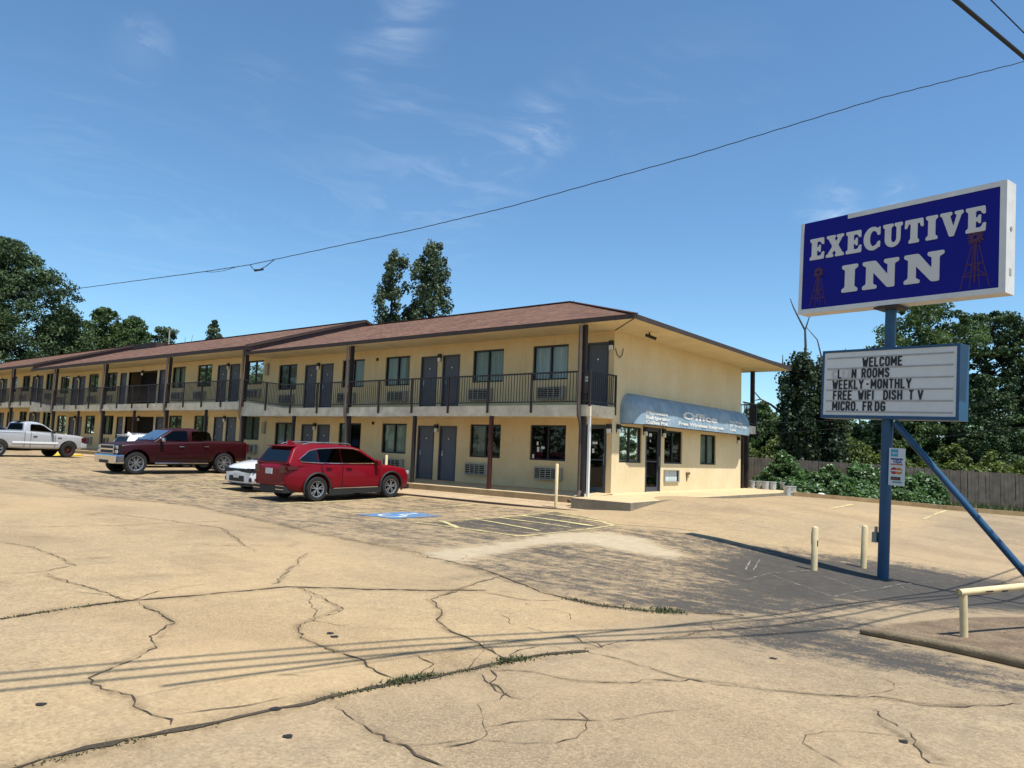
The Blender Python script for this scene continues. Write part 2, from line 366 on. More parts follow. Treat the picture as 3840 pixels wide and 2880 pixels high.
def text(name, body, mat, parent, mtx, size=1, sx=1, bold=0, extrude=0, align='LEFT', shear=0, fit=0):
    cu = bpy.data.curves.new('t', 'FONT'); cu.body = body; cu.size = size; cu.offset = bold; cu.extrude = extrude; cu.align_x = align; cu.shear = shear; cu.resolution_u = 3
    ob = bpy.data.objects.new('t', cu); COL.objects.link(ob); me = eval_mesh(ob); bpy.data.objects.remove(ob); bpy.data.curves.remove(cu)
    if fit:
        xs = [v.co.x for v in me.vertices]; sx = fit/(max(xs)-min(xs))
    me.transform(mtx @ Matrix.Diagonal((sx, 1, 1, 1))); me.materials.clear()
    return link(name, me, parent, [mat])
def frame(o, x, y):
    x = Vector(x); y = Vector(y); z = x.cross(y); m = Matrix((x, y, z)).transposed().to_4x4(); m.translation = o; return m

# ground height (metres above the walkway), a thin-plate surface through surveyed spots
GP = np.array([(2,-2.6,-0.33),(0.3,-2.75,-0.44),(-3,-2.75,-0.47),(-9,-2.75,-0.46),(-6.3,-3.4,-0.46),(-6.7,-5.9,-0.52),(-12,-5.9,-0.46),(-12,-2.8,-0.44),(-17.4,-6.6,-0.31),(-17.5,-3,-0.25),(-30,-4.3,-0.12),(-30,-2.7,-0.15),(-29,-8,-0.14),(-44,-4,0.08),(-44,-2.7,0.08),(-60,-4,0.3),(-60,-2.7,0.3),(-80,-4,0.4),(-44,-15,0),(-30,-15,-0.15),(-15,-15,-0.42),(-5,-15,-0.5),(3,-15,-0.46),(8,-14,-0.48),(0,-8,-0.52),(4.85,-5,-0.52),(6.8,-5.2,-0.64),(8.8,-5.2,-0.82),(11,-5.1,-0.98),(7.75,-5.75,-0.74),(8.3,-4.5,-0.78),(7.66,-15.56,-0.43),(9.1,-12.4,-0.56),(9.66,-11.2,-0.6),(10.6,-9.2,-0.62),(12.5,-8,-0.62),(11.86,-19.83,-0.42),(16,-20,-0.4),(20,-12,-0.45),(5,-22,-0.4),(-20,-25,-0.4),(-50,-25,-0.1),(2.3,-0.2,-0.03),(2.3,1.6,-0.03),(2.3,4,-0.13),(2.2,8.1,-0.16),(2.2,12.3,-0.18),(6,3,-0.3),(10,0,-0.72),(14,-3,-0.95),(10,5,-0.6),(15,5,-0.8),(22,5,-0.8),(6,10,-0.34),(0.6,15.5,-0.26),(9.1,21.3,-0.53),(20,25,-0.8),(-5,18,-0.2),(-40,30,0),(40,0,-0.6),(60,60,-1),(-100,-30,0.3),(-100,40,0.3),(60,-40,-0.5),(0,-60,-0.4)], float)
def _U(r2): return np.where(r2 > 1e-9, .5*r2*np.log(np.maximum(r2, 1e-9)), 0)
_d = ((GP[:, None, :2]-GP[None, :, :2])**2).sum(-1); _n = len(GP)
_A = np.zeros((_n+3, _n+3)); _A[:_n, :_n] = _U(_d)+np.eye(_n)*2.0; _A[:_n, _n] = 1; _A[:_n, _n+1:] = GP[:, :2]; _A[_n:, :_n] = _A[:_n, _n:].T
_W = np.linalg.solve(_A, np.r_[GP[:, 2], 0, 0, 0])
def g(x, y):
    x = np.asarray(x, float); y = np.asarray(y, float); s = x.shape
    xc = np.clip(x, -100, 60).ravel(); yc = np.clip(y, -60, 60).ravel()
    r2 = (xc[:, None]-GP[:, 0])**2+(yc[:, None]-GP[:, 1])**2
    o = (_U(r2)@_W[:_n]+_W[_n]+_W[_n+1]*xc+_W[_n+2]*yc).reshape(s)
    return o if s else float(o)

# ------------------------------------------------------------------ ground
def sdist(P, poly):
    """signed distance to a polygon, positive inside"""
    A = np.array(poly, float); B = np.roll(A, -1, 0); d = np.full(len(P), 1e9); ins = np.zeros(len(P), bool)
    for a, b in zip(A, B):
        e = b-a; t = np.clip(((P-a)@e)/max(e@e, 1e-9), 0, 1); d = np.minimum(d, np.linalg.norm(P-a-t[:, None]*e, axis=1))
        c = (a[1] > P[:, 1]) != (b[1] > P[:, 1])
        with np.errstate(divide='ignore', invalid='ignore'):
            xi = (b[0]-a[0])*(P[:, 1]-a[1])/(b[1]-a[1])+a[0]
        ins ^= c & (P[:, 0] < xi)
    return np.where(ins, d, -d)
def field(P, poly, level, soft): return level*np.clip(.5+sdist(P, poly)/(2*soft), 0, 1)
CENTRE = [(3.32,-11.25),(4.3,-11.7),(5.43,-11.94),(6.88,-12.39),(7.36,-12.47),(7.87,-12.23),(8.63,-11.42),(9.06,-10.6),(9.44,-9.6),(9.9,-6.8),(10.9,-4.2),(10.9,-3.0),(9.84,-2.92),(8.54,-3.25),(7.27,-3.9),(5.67,-4.6),(4.34,-4.5),(2.9,-4.9),(2.57,-5.56),(2.64,-8.01),(2.95,-10.12)]
DARK = [(6.2,-5.0),(7.3,-4.2),(8.6,-3.4),(11.2,-3.0),(14,-3.2),(14,-5.6),(11.0,-7.2),(9.9,-8.4),(9.2,-9.4),(8.5,-10.2),(7.5,-9.6),(6.6,-8.2),(6.0,-6.5)]
BAND = [(3.32,-11.25),(4.15,-11.62),(3.82,-9.88),(3.57,-8.66),(3.84,-7.50),(4.75,-7.56),(5.84,-7.67),(5.87,-7.03),(4.21,-5.84),(3.47,-5.71),(2.76,-6.61),(2.96,-8.71),(3.07,-10.30)]
LOWD = [(8.7,-12.5),(8.9,-11.6),(9.1,-10.9),(9.68,-10.5),(9.83,-11.24),(9.88,-11.57),(10.65,-12.00),(11.33,-12.35),(12.5,-12.7),(12.6,-13.2),(11.37,-12.95),(10.76,-12.85),(9.92,-12.76),(9.20,-12.81)]
DIRT = [(9.84,-11.22),(10.55,-11.55),(11.31,-11.9),(13,-12.5),(13.6,-8),(11.4,-7.6),(10.6,-9),(10.0,-10.3)]
STALL = [(-17.5,-10.9),(-14.7,-10.6),(-10.06,-10.9),(-6.37,-10.2),(-3.42,-10.5),(.48,-11.1),(2.7,-11.3),(3.0,-9.5),(2.7,-6.5),(2.2,-4.2),(.2,-3.0),(-17.5,-2.6)]
FARLOT = [(-17.5,-10.9),(-60,-9),(-60,-2.6),(-17.5,-2.6)]
HATCH = [(-.35,-7.95),(-.03,-2.94),(2.91,-4.7),(2.59,-7.93)]
xs = np.r_[-600, -350, -220, -150, -110, -90, -75, np.arange(-62, 26, .3), 27, 30, 36, 45, 60, 90, 150, 300, 600]
ys = np.r_[-400, -200, -100, -60, -40, -30, np.arange(-25, 24, .3), 25, 28, 34, 45, 60, 90, 150, 300, 600]
X, Y = np.meshgrid(xs, ys); nx, ny = len(xs), len(ys); P2 = np.c_[X.ravel(), Y.ravel()]
Z = np.zeros(len(P2))
for i in range(0, len(P2), 20000): Z[i:i+20000] = g(P2[i:i+20000, 0], P2[i:i+20000, 1])
under = (P2[:, 0] < -.2) & (P2[:, 1] > -.6) & (P2[:, 1] < 10.2)      # below the motel's floor
Z[under] -= .6
idx = np.arange(nx*ny).reshape(ny, nx)
F = np.stack([idx[:-1, :-1], idx[:-1, 1:], idx[1:, 1:], idx[1:, :-1]], -1).reshape(-1, 4)
me = bpy.data.meshes.new('ground'); me.from_pydata(np.c_[P2, Z].tolist(), [], F.tolist())
me.polygons.foreach_set('use_smooth', [True]*len(me.polygons))
asph = np.maximum.reduce([np.maximum(field(P2, CENTRE, .60, .25), field(P2, CENTRE, .95, .25)*np.clip((P2[:, 0]-5.0)/3.0, 0, 1)), field(P2, DARK, 1.4, .9), field(P2, LOWD, 1.15, .45), field(P2, STALL, .45, .25), field(P2, FARLOT, .30, 1.5), field(P2, HATCH, 1.0, .3)])
light = field(P2, BAND, 1.12, .3); asph = asph*(1-.8*light)
dirt = field(P2, DIRT, 1.0, .25)
kl = np.array([(2.2,10.6),(3.67,11.2),(6.1,12.5),(8.2,13.1),(10,14.2),(16,17.5),(40,30)])
ky = np.interp(P2[:, 0], kl[:, 0], kl[:, 1]); grass = np.clip((P2[:, 1]-ky)/.4, 0, 1)*(P2[:, 0] > 1.6)
grass = np.maximum(grass, np.clip((P2[:, 1]-14.5)/.6, 0, 1)); grass = np.maximum(grass, np.clip((-78-P2[:, 0])/2, 0, 1))
slab = (P2[:, 0] > 8.1)*1.0 + (P2[:, 0] <= 8.1)*((np.floor((P2[:, 1]+17)/4.6) % 2) * .35)
for nme, arr in (('asph', asph), ('light', light), ('dirt', dirt), ('grass', grass), ('slab', slab)):
    at = me.attributes.new(nme, 'FLOAT', 'POINT'); at.data.foreach_set('value', arr.astype(np.float32))
ground = link('ground', me, None, ['lot_surface']); tag(ground, 'sunlit tan concrete and worn grey asphalt parking lot in front of the motel', 'ground', kind='structure')

def strip(mb, pts, w, lift=.006, jit=0.0, step=.35, wj=0, taper=False):
    """a flat ribbon that follows the ground along a polyline"""
    q = [np.array(pts[0], float)]
    for a, b in zip(pts[:-1], pts[1:]):
        a, b = np.array(a, float), np.array(b, float); n = max(1, int(np.linalg.norm(b-a)/step))
        for k in range(1, n+1): q.append(a+(b-a)*k/n)
    q = np.array(q); d = np.gradient(q, axis=0); d /= np.maximum(np.linalg.norm(d, axis=1), 1e-9)[:, None]; nrm = np.c_[-d[:, 1], d[:, 0]]
    if jit and len(q) > 4:                       # jagged at several scales, fixed at the ends
        wob = rng.normal(0, jit*.7, len(q))
        for k_, am in ((3, 1.4), (8, 2.2)):
            m_ = max(2, len(q)//k_+1); wob += np.interp(np.arange(len(q)), np.linspace(0, len(q)-1, m_), rng.normal(0, jit*am, m_))
        wob[0] = wob[-1] = 0; q += nrm*wob[:, None]
    ww = np.full(len(q), w/2)
    if wj:
        slow = np.interp(np.arange(len(q)), np.linspace(0, len(q)-1, max(2, len(q)//6+1)), rng.uniform(.35, 1.5, max(2, len(q)//6+1))); ww *= slow*np.clip(rng.normal(1, wj, len(q)), .2, 2.2)
    if taper: ww[0] *= .2; ww[-1] *= .2
    l = q+nrm*ww[:, None]; r = q-nrm*ww[:, None]
    zl = g(l[:, 0], l[:, 1])+lift; zr = g(r[:, 0], r[:, 1])+lift; n = len(q)
    mb.add([(*a, z) for a, z in zip(l, zl)]+[(*a, z) for a, z in zip(r, zr)], [(i, i+1, n+i+1, n+i) for i in range(n-1)])
c1=[(7.75,-18.9),(7.82,-18.41),(7.84,-18.02),(7.94,-17.46),(8.01,-16.81),(8.08,-16.24),(8.19,-15.70),(8.31,-14.83),(8.45,-14.45)]
c1b=[(8.45,-14.45),(8.49,-14.20),(8.54,-13.86),(8.64,-13.34),(8.76,-12.55)]
c3=[(3.63,-11.56),(4.07,-11.58),(4.74,-11.67),(5.38,-11.87),(6.13,-12.16),(6.92,-12.45),(7.36,-12.47),(7.87,-12.23),(8.22,-11.78),(8.63,-11.42)]
j1=[(4.48,-17.52),(4.39,-16.94),(4.36,-16.39),(4.52,-15.65),(4.59,-14.74),(5.09,-14.21),(5.58,-13.66),(6.00,-12.90)]
j3=[(-17.05,-11.19),(-14.73,-10.59),(-10.06,-11.03),(-6.37,-10.02),(-3.42,-10.49),(.48,-11.13),(2.91,-11.29),(3.47,-11.36),(3.63,-11.56)]
THICK = [(c1,.042),(j1,.04),(c3,.04),([(8.24,-15.20),(7.86,-15.08),(7.47,-14.94),(7.17,-14.84),(6.91,-14.65),(6.53,-14.23),(6.13,-13.98),(6.07,-13.98),(5.97,-13.70),(5.82,-13.24),(5.54,-12.50),(5.41,-11.91)],.012)]
THIN = [c1b,j3,[(5.86,-13.05),(6.32,-13.01),(6.66,-13.01),(6.96,-12.67)],[(5.58,-13.68),(5.64,-13.55),(5.79,-13.28),(5.84,-12.99)],
 [(8.29,-15.52),(8.55,-15.31),(8.83,-15.27),(8.93,-15.22),(9.17,-14.97),(9.40,-14.51),(9.65,-14.38),(9.89,-14.31),(10.19,-14.17),(10.43,-13.99),(10.68,-13.82),(10.95,-13.70),(11.09,-13.52),(11.38,-13.19)],
 [(8.45,-14.45),(8.78,-14.46),(8.97,-14.49),(9.24,-14.53),(9.40,-14.51)],[(7.96,-14.10),(8.24,-14.22),(8.48,-14.24)],[(8.27,-15.69),(8.50,-15.77),(8.72,-15.84),(8.88,-15.88)],
 [(10.59,-14.18),(10.74,-14.52),(10.88,-14.65),(10.97,-14.74),(11.09,-14.88),(11.20,-14.96)],[(4.44,-14.79),(3.80,-14.24),(3.05,-13.54),(2.35,-12.84)],
 [(-1.00,-15.90),(-.37,-15.74),(1.05,-15.82),(1.81,-15.96),(2.09,-16.44),(2.03,-16.75)],[(-3.13,-15.28),(-2.68,-13.53),(-2.57,-11.22)],[(2.24,-16.47),(3.13,-16.43),(3.80,-16.37),(4.36,-16.39)],
 [(4.43,-16.37),(5.09,-16.42),(5.50,-16.52),(6.20,-17.03),(6.48,-17.45),(6.65,-17.65),(6.92,-17.70),(7.23,-17.63),(7.50,-17.70),(7.79,-17.68)],
 [(4.69,-14.69),(5.29,-14.82),(5.91,-15.03),(6.11,-15.48),(6.24,-15.77),(6.65,-16.02),(7.26,-16.07),(7.66,-16.14),(8.05,-16.20)],[(8.14,-16.79),(8.59,-16.93),(8.90,-16.96),(9.23,-16.99)],
 [(-17,-11.2),(-30,-10.6),(-46,-10.2)],[(-12,-15.5),(-3.1,-15.3)],[(1.2,-13.2),(-1.5,-12.1),(-5,-12.6)]]
mb = MB()
for p, wd in THICK: strip(mb, p, wd*.85, jit=.012, step=.09, wj=.5)
for p in THIN: strip(mb, p, .0085, jit=.016, step=.06, wj=.55, taper=True)
def hair(x, y, a, n, st):                        # a wandering hairline
    p = [(x, y)]
    for _ in range(n): a += rng.normal(0, .38); x += st*math.cos(a); y += st*math.sin(a); p.append((x, y))
    return p
for p in [q_ for q_, _ in THICK]+THIN:
    for _ in range(max(1, len(p)//5)):
        i_ = int(rng.integers(0, len(p))); strip(mb, hair(*p[i_], rng.uniform(0, 6.28), int(rng.integers(4, 11)), .17), .0055, jit=.008, step=.06, wj=.6, taper=True)
for _ in range(8): strip(mb, hair(rng.uniform(-14, 11), rng.uniform(-17, -9), rng.uniform(0, 6.28), int(rng.integers(6, 16)), .2), .0055, jit=.008, step=.07, wj=.6, taper=True)
mb.build('pavement_cracks', 'crack_fill', ground)
def soft_strip(mb, soft, pts, w):
    k = len(mb.v); strip(mb, pts, w, .003, step=.25); n = (len(mb.v)-k)//2; L_ = mb.v[k:k+n]; R__ = mb.v[k+n:]; del mb.v[k:]; mb.f = [f for f in mb.f if max(f) < k]; mb.mi = mb.mi[:len(mb.f)]
    C_ = [((a[0]+b[0])/2, (a[1]+b[1])/2, (a[2]+b[2])/2) for a, b in zip(L_, R__)]; mb.add(L_+C_+R__, [(j*n+i, j*n+i+1, (j+1)*n+i+1, (j+1)*n+i) for j in (0, 1) for i in range(n-1)]); soft += [0]*n+[0 if i in (0, n-1) else 1 for i in range(n)]+[0]*n
mb_s = MB(); soft = []
for p, wd in ((c1, .42), (c1b, .3), (j1, .36), (c3, .4), (j3, .5)): soft_strip(mb_s, soft, p, wd)
for p in THIN[2:]+[THICK[3][0]]: soft_strip(mb_s, soft, p, .14)
for sx_ in (-4.5, -7.5, -10.4, -13.3, -16.2, -19.1, -22, -25, -28, -31):            # oil drips where engines stand
    for _ in range(3):
        cx, cy, r1, r2 = sx_+rng.normal(0, .35), -3.9+rng.normal(0, .8), rng.uniform(.25, .7), rng.uniform(.2, .5); k = len(mb_s.v); n = 14
        mb_s.add([(cx, cy, g(cx, cy)+.004)]+[(cx+r1*math.cos(2*math.pi*i/n), cy+r2*math.sin(2*math.pi*i/n), g(cx+r1*math.cos(2*math.pi*i/n), cy+r2*math.sin(2*math.pi*i/n))+.004) for i in range(n)], [(0, i+1, (i+1) % n+1) for i in range(n)]); soft += [1]+[0]*n
for _ in range(46):
    cx, cy = rng.uniform(-12, 12), rng.uniform(-17.5, -7); r1, r2, a0 = rng.uniform(.2, 1.1), rng.uniform(.12, .4), rng.uniform(0, 3.1); n = 14; pts_ = [(cx+r1*math.cos(t)*math.cos(a0)-r2*math.sin(t)*math.sin(a0), cy+r1*math.cos(t)*math.sin(a0)+r2*math.sin(t)*math.cos(a0)) for t in np.linspace(0, 6.283, n, endpoint=False)]
    mb_s.add([(cx, cy, g(cx, cy)+.005)]+[(x, y, g(x, y)+.005) for x, y in pts_], [(0, i+1, (i+1) % n+1) for i in range(n)]); soft += [rng.uniform(.4, 1)]+[0]*n
st_o = mb_s.build('pavement_stains', 'pavement_stain', ground); at = st_o.data.attributes.new('soft', 'FLOAT', 'POINT'); at.data.foreach_set('value', np.array(soft, np.float32))
mb = MB()
strip(mb, [(8.86,-5.03),(9.61,-5.28),(10.30,-5.58),(10.92,-6.11),(12,-6.8)], .03, .007, step=.3); strip(mb, [(4.7,-3.95),(1.5,-4.9)], .02, .007, step=.3)  # first strip paints the brace's cast shadow running from the pole base
mb.build('brace_shadow_seam', 'tar_shadow_dark', ground)
mb = MB()
for p in ([(7.49,-7.35),(8.37,-8.21),(8.90,-8.79),(8.98,-7.42),(9.14,-5.59),(9.47,-4.31)],[(8.02,-6.38),(8.43,-6.67),(8.98,-7.42)],[(7.52,-8.51),(7.49,-7.35),(7.76,-6.00)],[(9.14,-5.76),(9.55,-6.44)],[(7.11,-7.38),(6.74,-6.10)],[(7.22,-7.32),(6.82,-5.93)],
          [(9.79,-12.51),(10.01,-12.44),(10.26,-12.24)],[(6.9,-12.38),(7.4,-12.4),(7.9,-12.15),(8.3,-11.7)],[(8.9,-11.0),(9.2,-11.05),(9.45,-10.85)]):
    strip(mb, p, .013, .005, jit=.004, step=.08, wj=.7, taper=True)
mb.build('worn_scratches', 'pale_line', ground)
# small tar spots on the concrete
mb = MB()
for x, y in ((6.68,-15.74),(6.80,-15.79),(8.37,-17.32),(6.97,-18.05),(9.61,-13.28),(7.96,-17.13),(10.9,-14.75)):
    n = 9; q = [(x+.035*rng.uniform(.6, 1.3)*math.cos(t), y+.035*rng.uniform(.6, 1.3)*math.sin(t)) for t in np.linspace(0, 6.283, n, endpoint=False)]
    mb.poly([(a, b, g(a, b)+.006) for a, b in q])
mb.build('tar_spots', 'tar_shadow_dark', ground)

# painted parking lines, each row of paint one flat sheet on the lot
def paint(name, lines, mat, w=.10, label=None):
    mb = MB()
    for p in lines: strip(mb, p, w, .009, step=.3, jit=.006, wj=.12)
    o = mb.build(name, mat); tag(o, label, 'road marking', kind='structure'); return o
paint('access_aisle_marking', [[(-.35,-7.95),(-.03,-2.94)],[(-.4,-7.95),(2.59,-7.93)],[(2.59,-8.0),(2.91,-4.7)],[(-.03,-2.94),(1.3,-3.6),(2.0,-3.95)],[(2.2,-4.2),(2.95,-4.72)],
      [(-.38,-7.1),(.88,-7.88)],[(-.30,-6.0),(2.3,-6.8)],[(-.22,-5.2),(2.4,-5.7)],[(-.15,-4.3),(2.6,-5.1)],[(-.08,-3.5),(2.5,-4.35)]], 'yellow_line', .095, 'hatched pale yellow access aisle marking on the asphalt beside the blue symbol')
paint('stall_marking', [[(-3.12,-7.72),(-3.06,-2.75)],[(-6.08,-8.0),(-5.95,-2.75)],[(-8.95,-8.2),(-8.9,-2.8)],[(-11.9,-8.0),(-11.8,-2.8)],[(-14.8,-7.6),(-14.7,-2.9)],[(-17.7,-7.6),(-17.6,-2.9)],[(-20.6,-7.6),(-20.5,-2.9)],[(-23.5,-7.6),(-23.4,-2.9)],[(-26.4,-7.6),(-26.3,-2.9)],
      [(5.03,4.98),(4.77,9.29)],[(7.53,6.23),(7.28,12.33)],[(10.4,7.4),(10.0,13.6)]], 'yellow_line', .10, 'faded yellow parking stall lines on the lot')
mb = MB(); hcx, hcy = -1.95, -6.95
n = 40; q = [(hcx+a, hcy+b) for a, b in [(-.72,-.85),(-.3,-.9),(.1,-.82),(.55,-.88),(.72,-.8),(.66,-.3),(.75,.2),(.68,.85),(.2,.8),(-.2,.9),(-.6,.82),(-.7,.3),(-.64,-.2)]]
mb.poly([(a, b, g(a, b)+.010) for a, b in q]); hc = mb.build('wheelchair_marking', 'blue_marking'); tag(hc, 'faded blue painted square with a white wheelchair symbol on the asphalt', 'road marking', kind='structure')
mb = MB()
def hsym(u, v): return (hcx+.95*u, hcy+1.0*v)       # upright towards the building
circ = [hsym(.02+.36*math.cos(t), -.25+.36*math.sin(t)) for t in np.linspace(R(150), R(380), 16)]
strip(mb, circ, .09, .015, step=.06)
strip(mb, [hsym(-.12, .42), hsym(-.06, .02), hsym(.24, 0), hsym(.38, -.42), hsym(.5, -.4)], .10, .015, step=.1); strip(mb, [hsym(-.08, .2), hsym(.2, .2)], .08, .019, step=.1)
q = [hsym(-.12+.11*math.cos(t), .58+.11*math.sin(t)) for t in np.linspace(0, 6.283, 12, endpoint=False)]; mb.poly([(a, b, g(a, b)+.016) for a, b in q])
mb.build('wheelchair_symbol', 'white_marking', hc)

# weeds in the joints
def blades(mb, pts, per_m, h, spread):
    for a, b in zip(pts[:-1], pts[1:]):
        a, b = np.array(a), np.array(b); L_ = np.linalg.norm(b-a)
        for _ in range(rng.poisson(per_m*L_)):
            p = a+(b-a)*rng.uniform()+rng.normal(0, spread, 2); z = g(p[0], p[1]); hh = h*rng.uniform(.3, 1.2); t = rng.uniform(0, 6.28); wv_ = .005+.5*hh*rng.uniform(.1, .35)
            dx, dy = math.cos(t)*wv_, math.sin(t)*wv_; lx, ly = rng.normal(0, hh*.6, 2)
            mb.add([(p[0]-dx, p[1]-dy, z), (p[0]+dx, p[1]+dy, z), (p[0]+lx, p[1]+ly, z+hh)], [(0, 1, 2)])
mb = MB()
blades(mb, c1[1:4], 170, .014, .02); blades(mb, c1[4:], 420, .016, .022); blades(mb, [(8.05,-16.3),(8.12,-15.95)], 900, .03, .035); blades(mb, [(8.2,-15.3),(8.27,-15.05)], 900, .03, .035); blades(mb, c3[5:8], 260, .03, .05); blades(mb, j1[:3], 200, .02, .02); blades(mb, [(7.9,-12.2),(8.1,-11.95)], 500, .06, .05)
wd = mb.build('weeds', 'weed_leaves'); at = wd.data.attributes.new('tone', 'FLOAT', 'FACE'); at.data.foreach_set('value', rng.uniform(0, 1, len(wd.data.polygons)).astype(np.float32))
tag(wd, 'low green weeds growing in the pavement joints', 'weeds', kind='stuff')

# ------------------------------------------------------------------ walkways and kerb
S1, S2, S3 = -18.7, -45.1, -74.0
def dz(x):                                               # the motel climbs in two steps
    s = lambda t: max(0, min(1, t))
    return .32*s((-15.6-x)/3.0)+.30*s((-42.2-x)/2.8)
def ribbon(mb, xs_, prof):
    """extrude a (y,z) profile along X, lifted by dz(x)"""
    n = len(prof); vs = [(x, y, z+dz(x)) for x in xs_ for y, z in prof]
    mb.add(vs, [(i*n+j, i*n+j+1, (i+1)*n+j+1, (i+1)*n+j) for i in range(len(xs_)-1) for j in range(n-1)])
xw = list(np.arange(.1, S3, -1.05))
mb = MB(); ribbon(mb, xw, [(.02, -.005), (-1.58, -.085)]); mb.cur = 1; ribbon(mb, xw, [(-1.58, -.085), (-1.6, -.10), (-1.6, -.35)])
wk = mb.build('walkway', ['walk_concrete', 'riser_concrete']); tag(wk, 'raised concrete walkway under the motel balcony', 'walkway', kind='structure')
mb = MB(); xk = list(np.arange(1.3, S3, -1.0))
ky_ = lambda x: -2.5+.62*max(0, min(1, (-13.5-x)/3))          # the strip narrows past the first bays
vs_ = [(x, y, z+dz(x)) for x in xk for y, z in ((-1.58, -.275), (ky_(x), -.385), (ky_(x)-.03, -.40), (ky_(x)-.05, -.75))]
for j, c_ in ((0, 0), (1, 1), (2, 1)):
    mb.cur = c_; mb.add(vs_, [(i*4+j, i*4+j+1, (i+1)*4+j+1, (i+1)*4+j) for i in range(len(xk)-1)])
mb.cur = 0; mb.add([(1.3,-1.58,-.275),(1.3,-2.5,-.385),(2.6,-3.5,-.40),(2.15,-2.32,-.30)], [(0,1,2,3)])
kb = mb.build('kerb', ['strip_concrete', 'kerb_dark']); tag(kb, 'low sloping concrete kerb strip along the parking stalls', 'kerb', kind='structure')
mb = MB()
mb.add([(.1,-2.33,-.07),(2.0,-2.3,-.08),(2.05,1,-.03),(2.0,14.6,-.05),(-.8,14.6,-.05),(-.8,10.5,-.02),(.0,10.5,-.0),(.0,-.0,-.0),(.1,-1.0,-.05)], [tuple(range(9))]); mb.cur = 1
mb.add([(.1,-2.33,-.07),(2.0,-2.3,-.08),(2.0,-2.3,-.5),(.1,-2.33,-.5),(2.05,1,-.03),(2.05,1,-.5),(2.0,14.6,-.05),(2.0,14.6,-.5),(.1,-1.5,-.07),(.1,-1.5,-.5)], [(0,1,2,3),(1,4,5,2),(4,6,7,5),(8,0,3,9)])
pl = mb.build('office_walkway', ['walk_concrete', 'grey_concrete']); tag(pl, 'sunlit concrete walkway block around the office end of the motel', 'walkway', kind='structure')

# ------------------------------------------------------------------ the motel
motel = empty('motel_building', (0, 0, 0), label='long two storey cream stucco motel with brown shingle roof and balcony', cat='building')
FL2 = 2.68
def wall_holes(mb, u0, u1, v0, v1, holes, fn, depth):
    us = sorted({u0, u1, *[h[0] for h in holes], *[h[1] for h in holes]}); vs_ = sorted({v0, v1, *[h[2] for h in holes], *[h[3] for h in holes]})
    us = [u for u in us if u0-1e-6 <= u <= u1+1e-6]; vs_ = [v for v in vs_ if v0-1e-6 <= v <= v1+1e-6]
    for a, b in zip(us[:-1], us[1:]):
        for c, d in zip(vs_[:-1], vs_[1:]):
            m, n = (a+b)/2, (c+d)/2
            if any(h[0] < m < h[1] and h[2] < n < h[3] for h in holes): continue
            mb.poly([fn(a, c, 0), fn(b, c, 0), fn(b, d, 0), fn(a, d, 0)])
    for a, b, c, d in holes:
        for p, q in (((a, c), (b, c)), ((b, c), (b, d)), ((b, d), (a, d)), ((a, d), (a, c))):
            mb.poly([fn(*p, 0), fn(*q, 0), fn(*q, depth), fn(*p, depth)])
front = lambda u, v, d: (u, d, v)            # d goes into the building
gable = lambda u, v, d: (-d, u, v)
W1 = [(-3.22,-1.75),(-5.97,-4.52),(-10.75,-9.31),(-13.52,-12.06),(-18.24,-16.79)]
D1 = [(-8.67,-7.78),(-7.51,-6.62),(-16.16,-15.31),(-15.01,-14.13)]
W2 = [(-21.0,-19.55),(-25.75,-24.28),(-28.52,-27.05),(-36.95,-35.5),(-39.7,-38.2),(-44.38,-42.87)]
D2 = [(-23.7,-22.79),(-22.52,-21.6),(-30.0,-29.1),(-35.02,-34.1),(-42.32,-41.4),(-41.15,-40.22)]
W3 = [(-47.05,-45.6),(-51.7,-50.2),(-54.42,-52.92),(-59.9,-58.4),(-62.6,-61.1),(-67.4,-65.9)]
D3 = [(-49.65,-48.72),(-48.55,-47.6),(-57.2,-56.25),(-56.0,-55.05),(-65.2,-64.3),(-64.1,-63.2)]
SEC = [(S1, 0, 0, W1, D1, 5.13), (S2, S1, .32, W2, D2, 5.36), (S3, S2, .62, W3, D3, 5.67)]
BREEZE = [(-33.86, -30.22, .34, 2.36), (-33.86, -30.22, FL2+.34, 5.04)]
def add_window(u0, u1, v0, v1, fn, sign, cur, gap=None, lintel=0, d0=.07):
    """a dark framed sliding window set into the wall, with glass and a curtain"""
    t = .055; mb = MB()
    def bx(a, b, c, d, e=d0-.02, f=d0+.05):
        p, q = fn(a, c, e), fn(b, d, f); mb.box(p, q)
    m = (u0+u1)/2
    bx(u0, u1, v0, v0+t); bx(u0, u1, v1-t, v1); bx(u0, u0+t, v0+t, v1-t); bx(u1-t, u1, v0+t, v1-t); bx(m-.03, m+.03, v0+t, v1-t)
    wobj = mb.build('window', 'bronze_frame', motel)
    mb = MB(); mb.poly([fn(u0+t, v0+t, d0+.02), fn(u1-t, v0+t, d0+.02), fn(u1-t, v1-t, d0+.02), fn(u0+t, v1-t, d0+.02)]); mb.build('glass', 'window_glass', wobj)
    if cur:
        mb = MB(); a, b = (u0, u1) if gap is None else (u0, u0+(u1-u0)*gap)
        n = max(10, int((b-a)/.035)); ph = random.uniform(0, 6)
        ds = [.17+.022*math.sin(i*1.55+ph)+.012*math.sin(i*.47+ph) for i in range(n+1)]; us = [a+(b-a)*i/n for i in range(n+1)]
        mb.add([fn(u, v0-.02, d) for u, d in zip(us, ds)]+[fn(u, v1, d) for u, d in zip(us, ds)], [(i, i+1, n+2+i, n+1+i) for i in range(n)])
        mb.build('curtain', cur, wobj, smooth=True, angle=80)
    return wobj
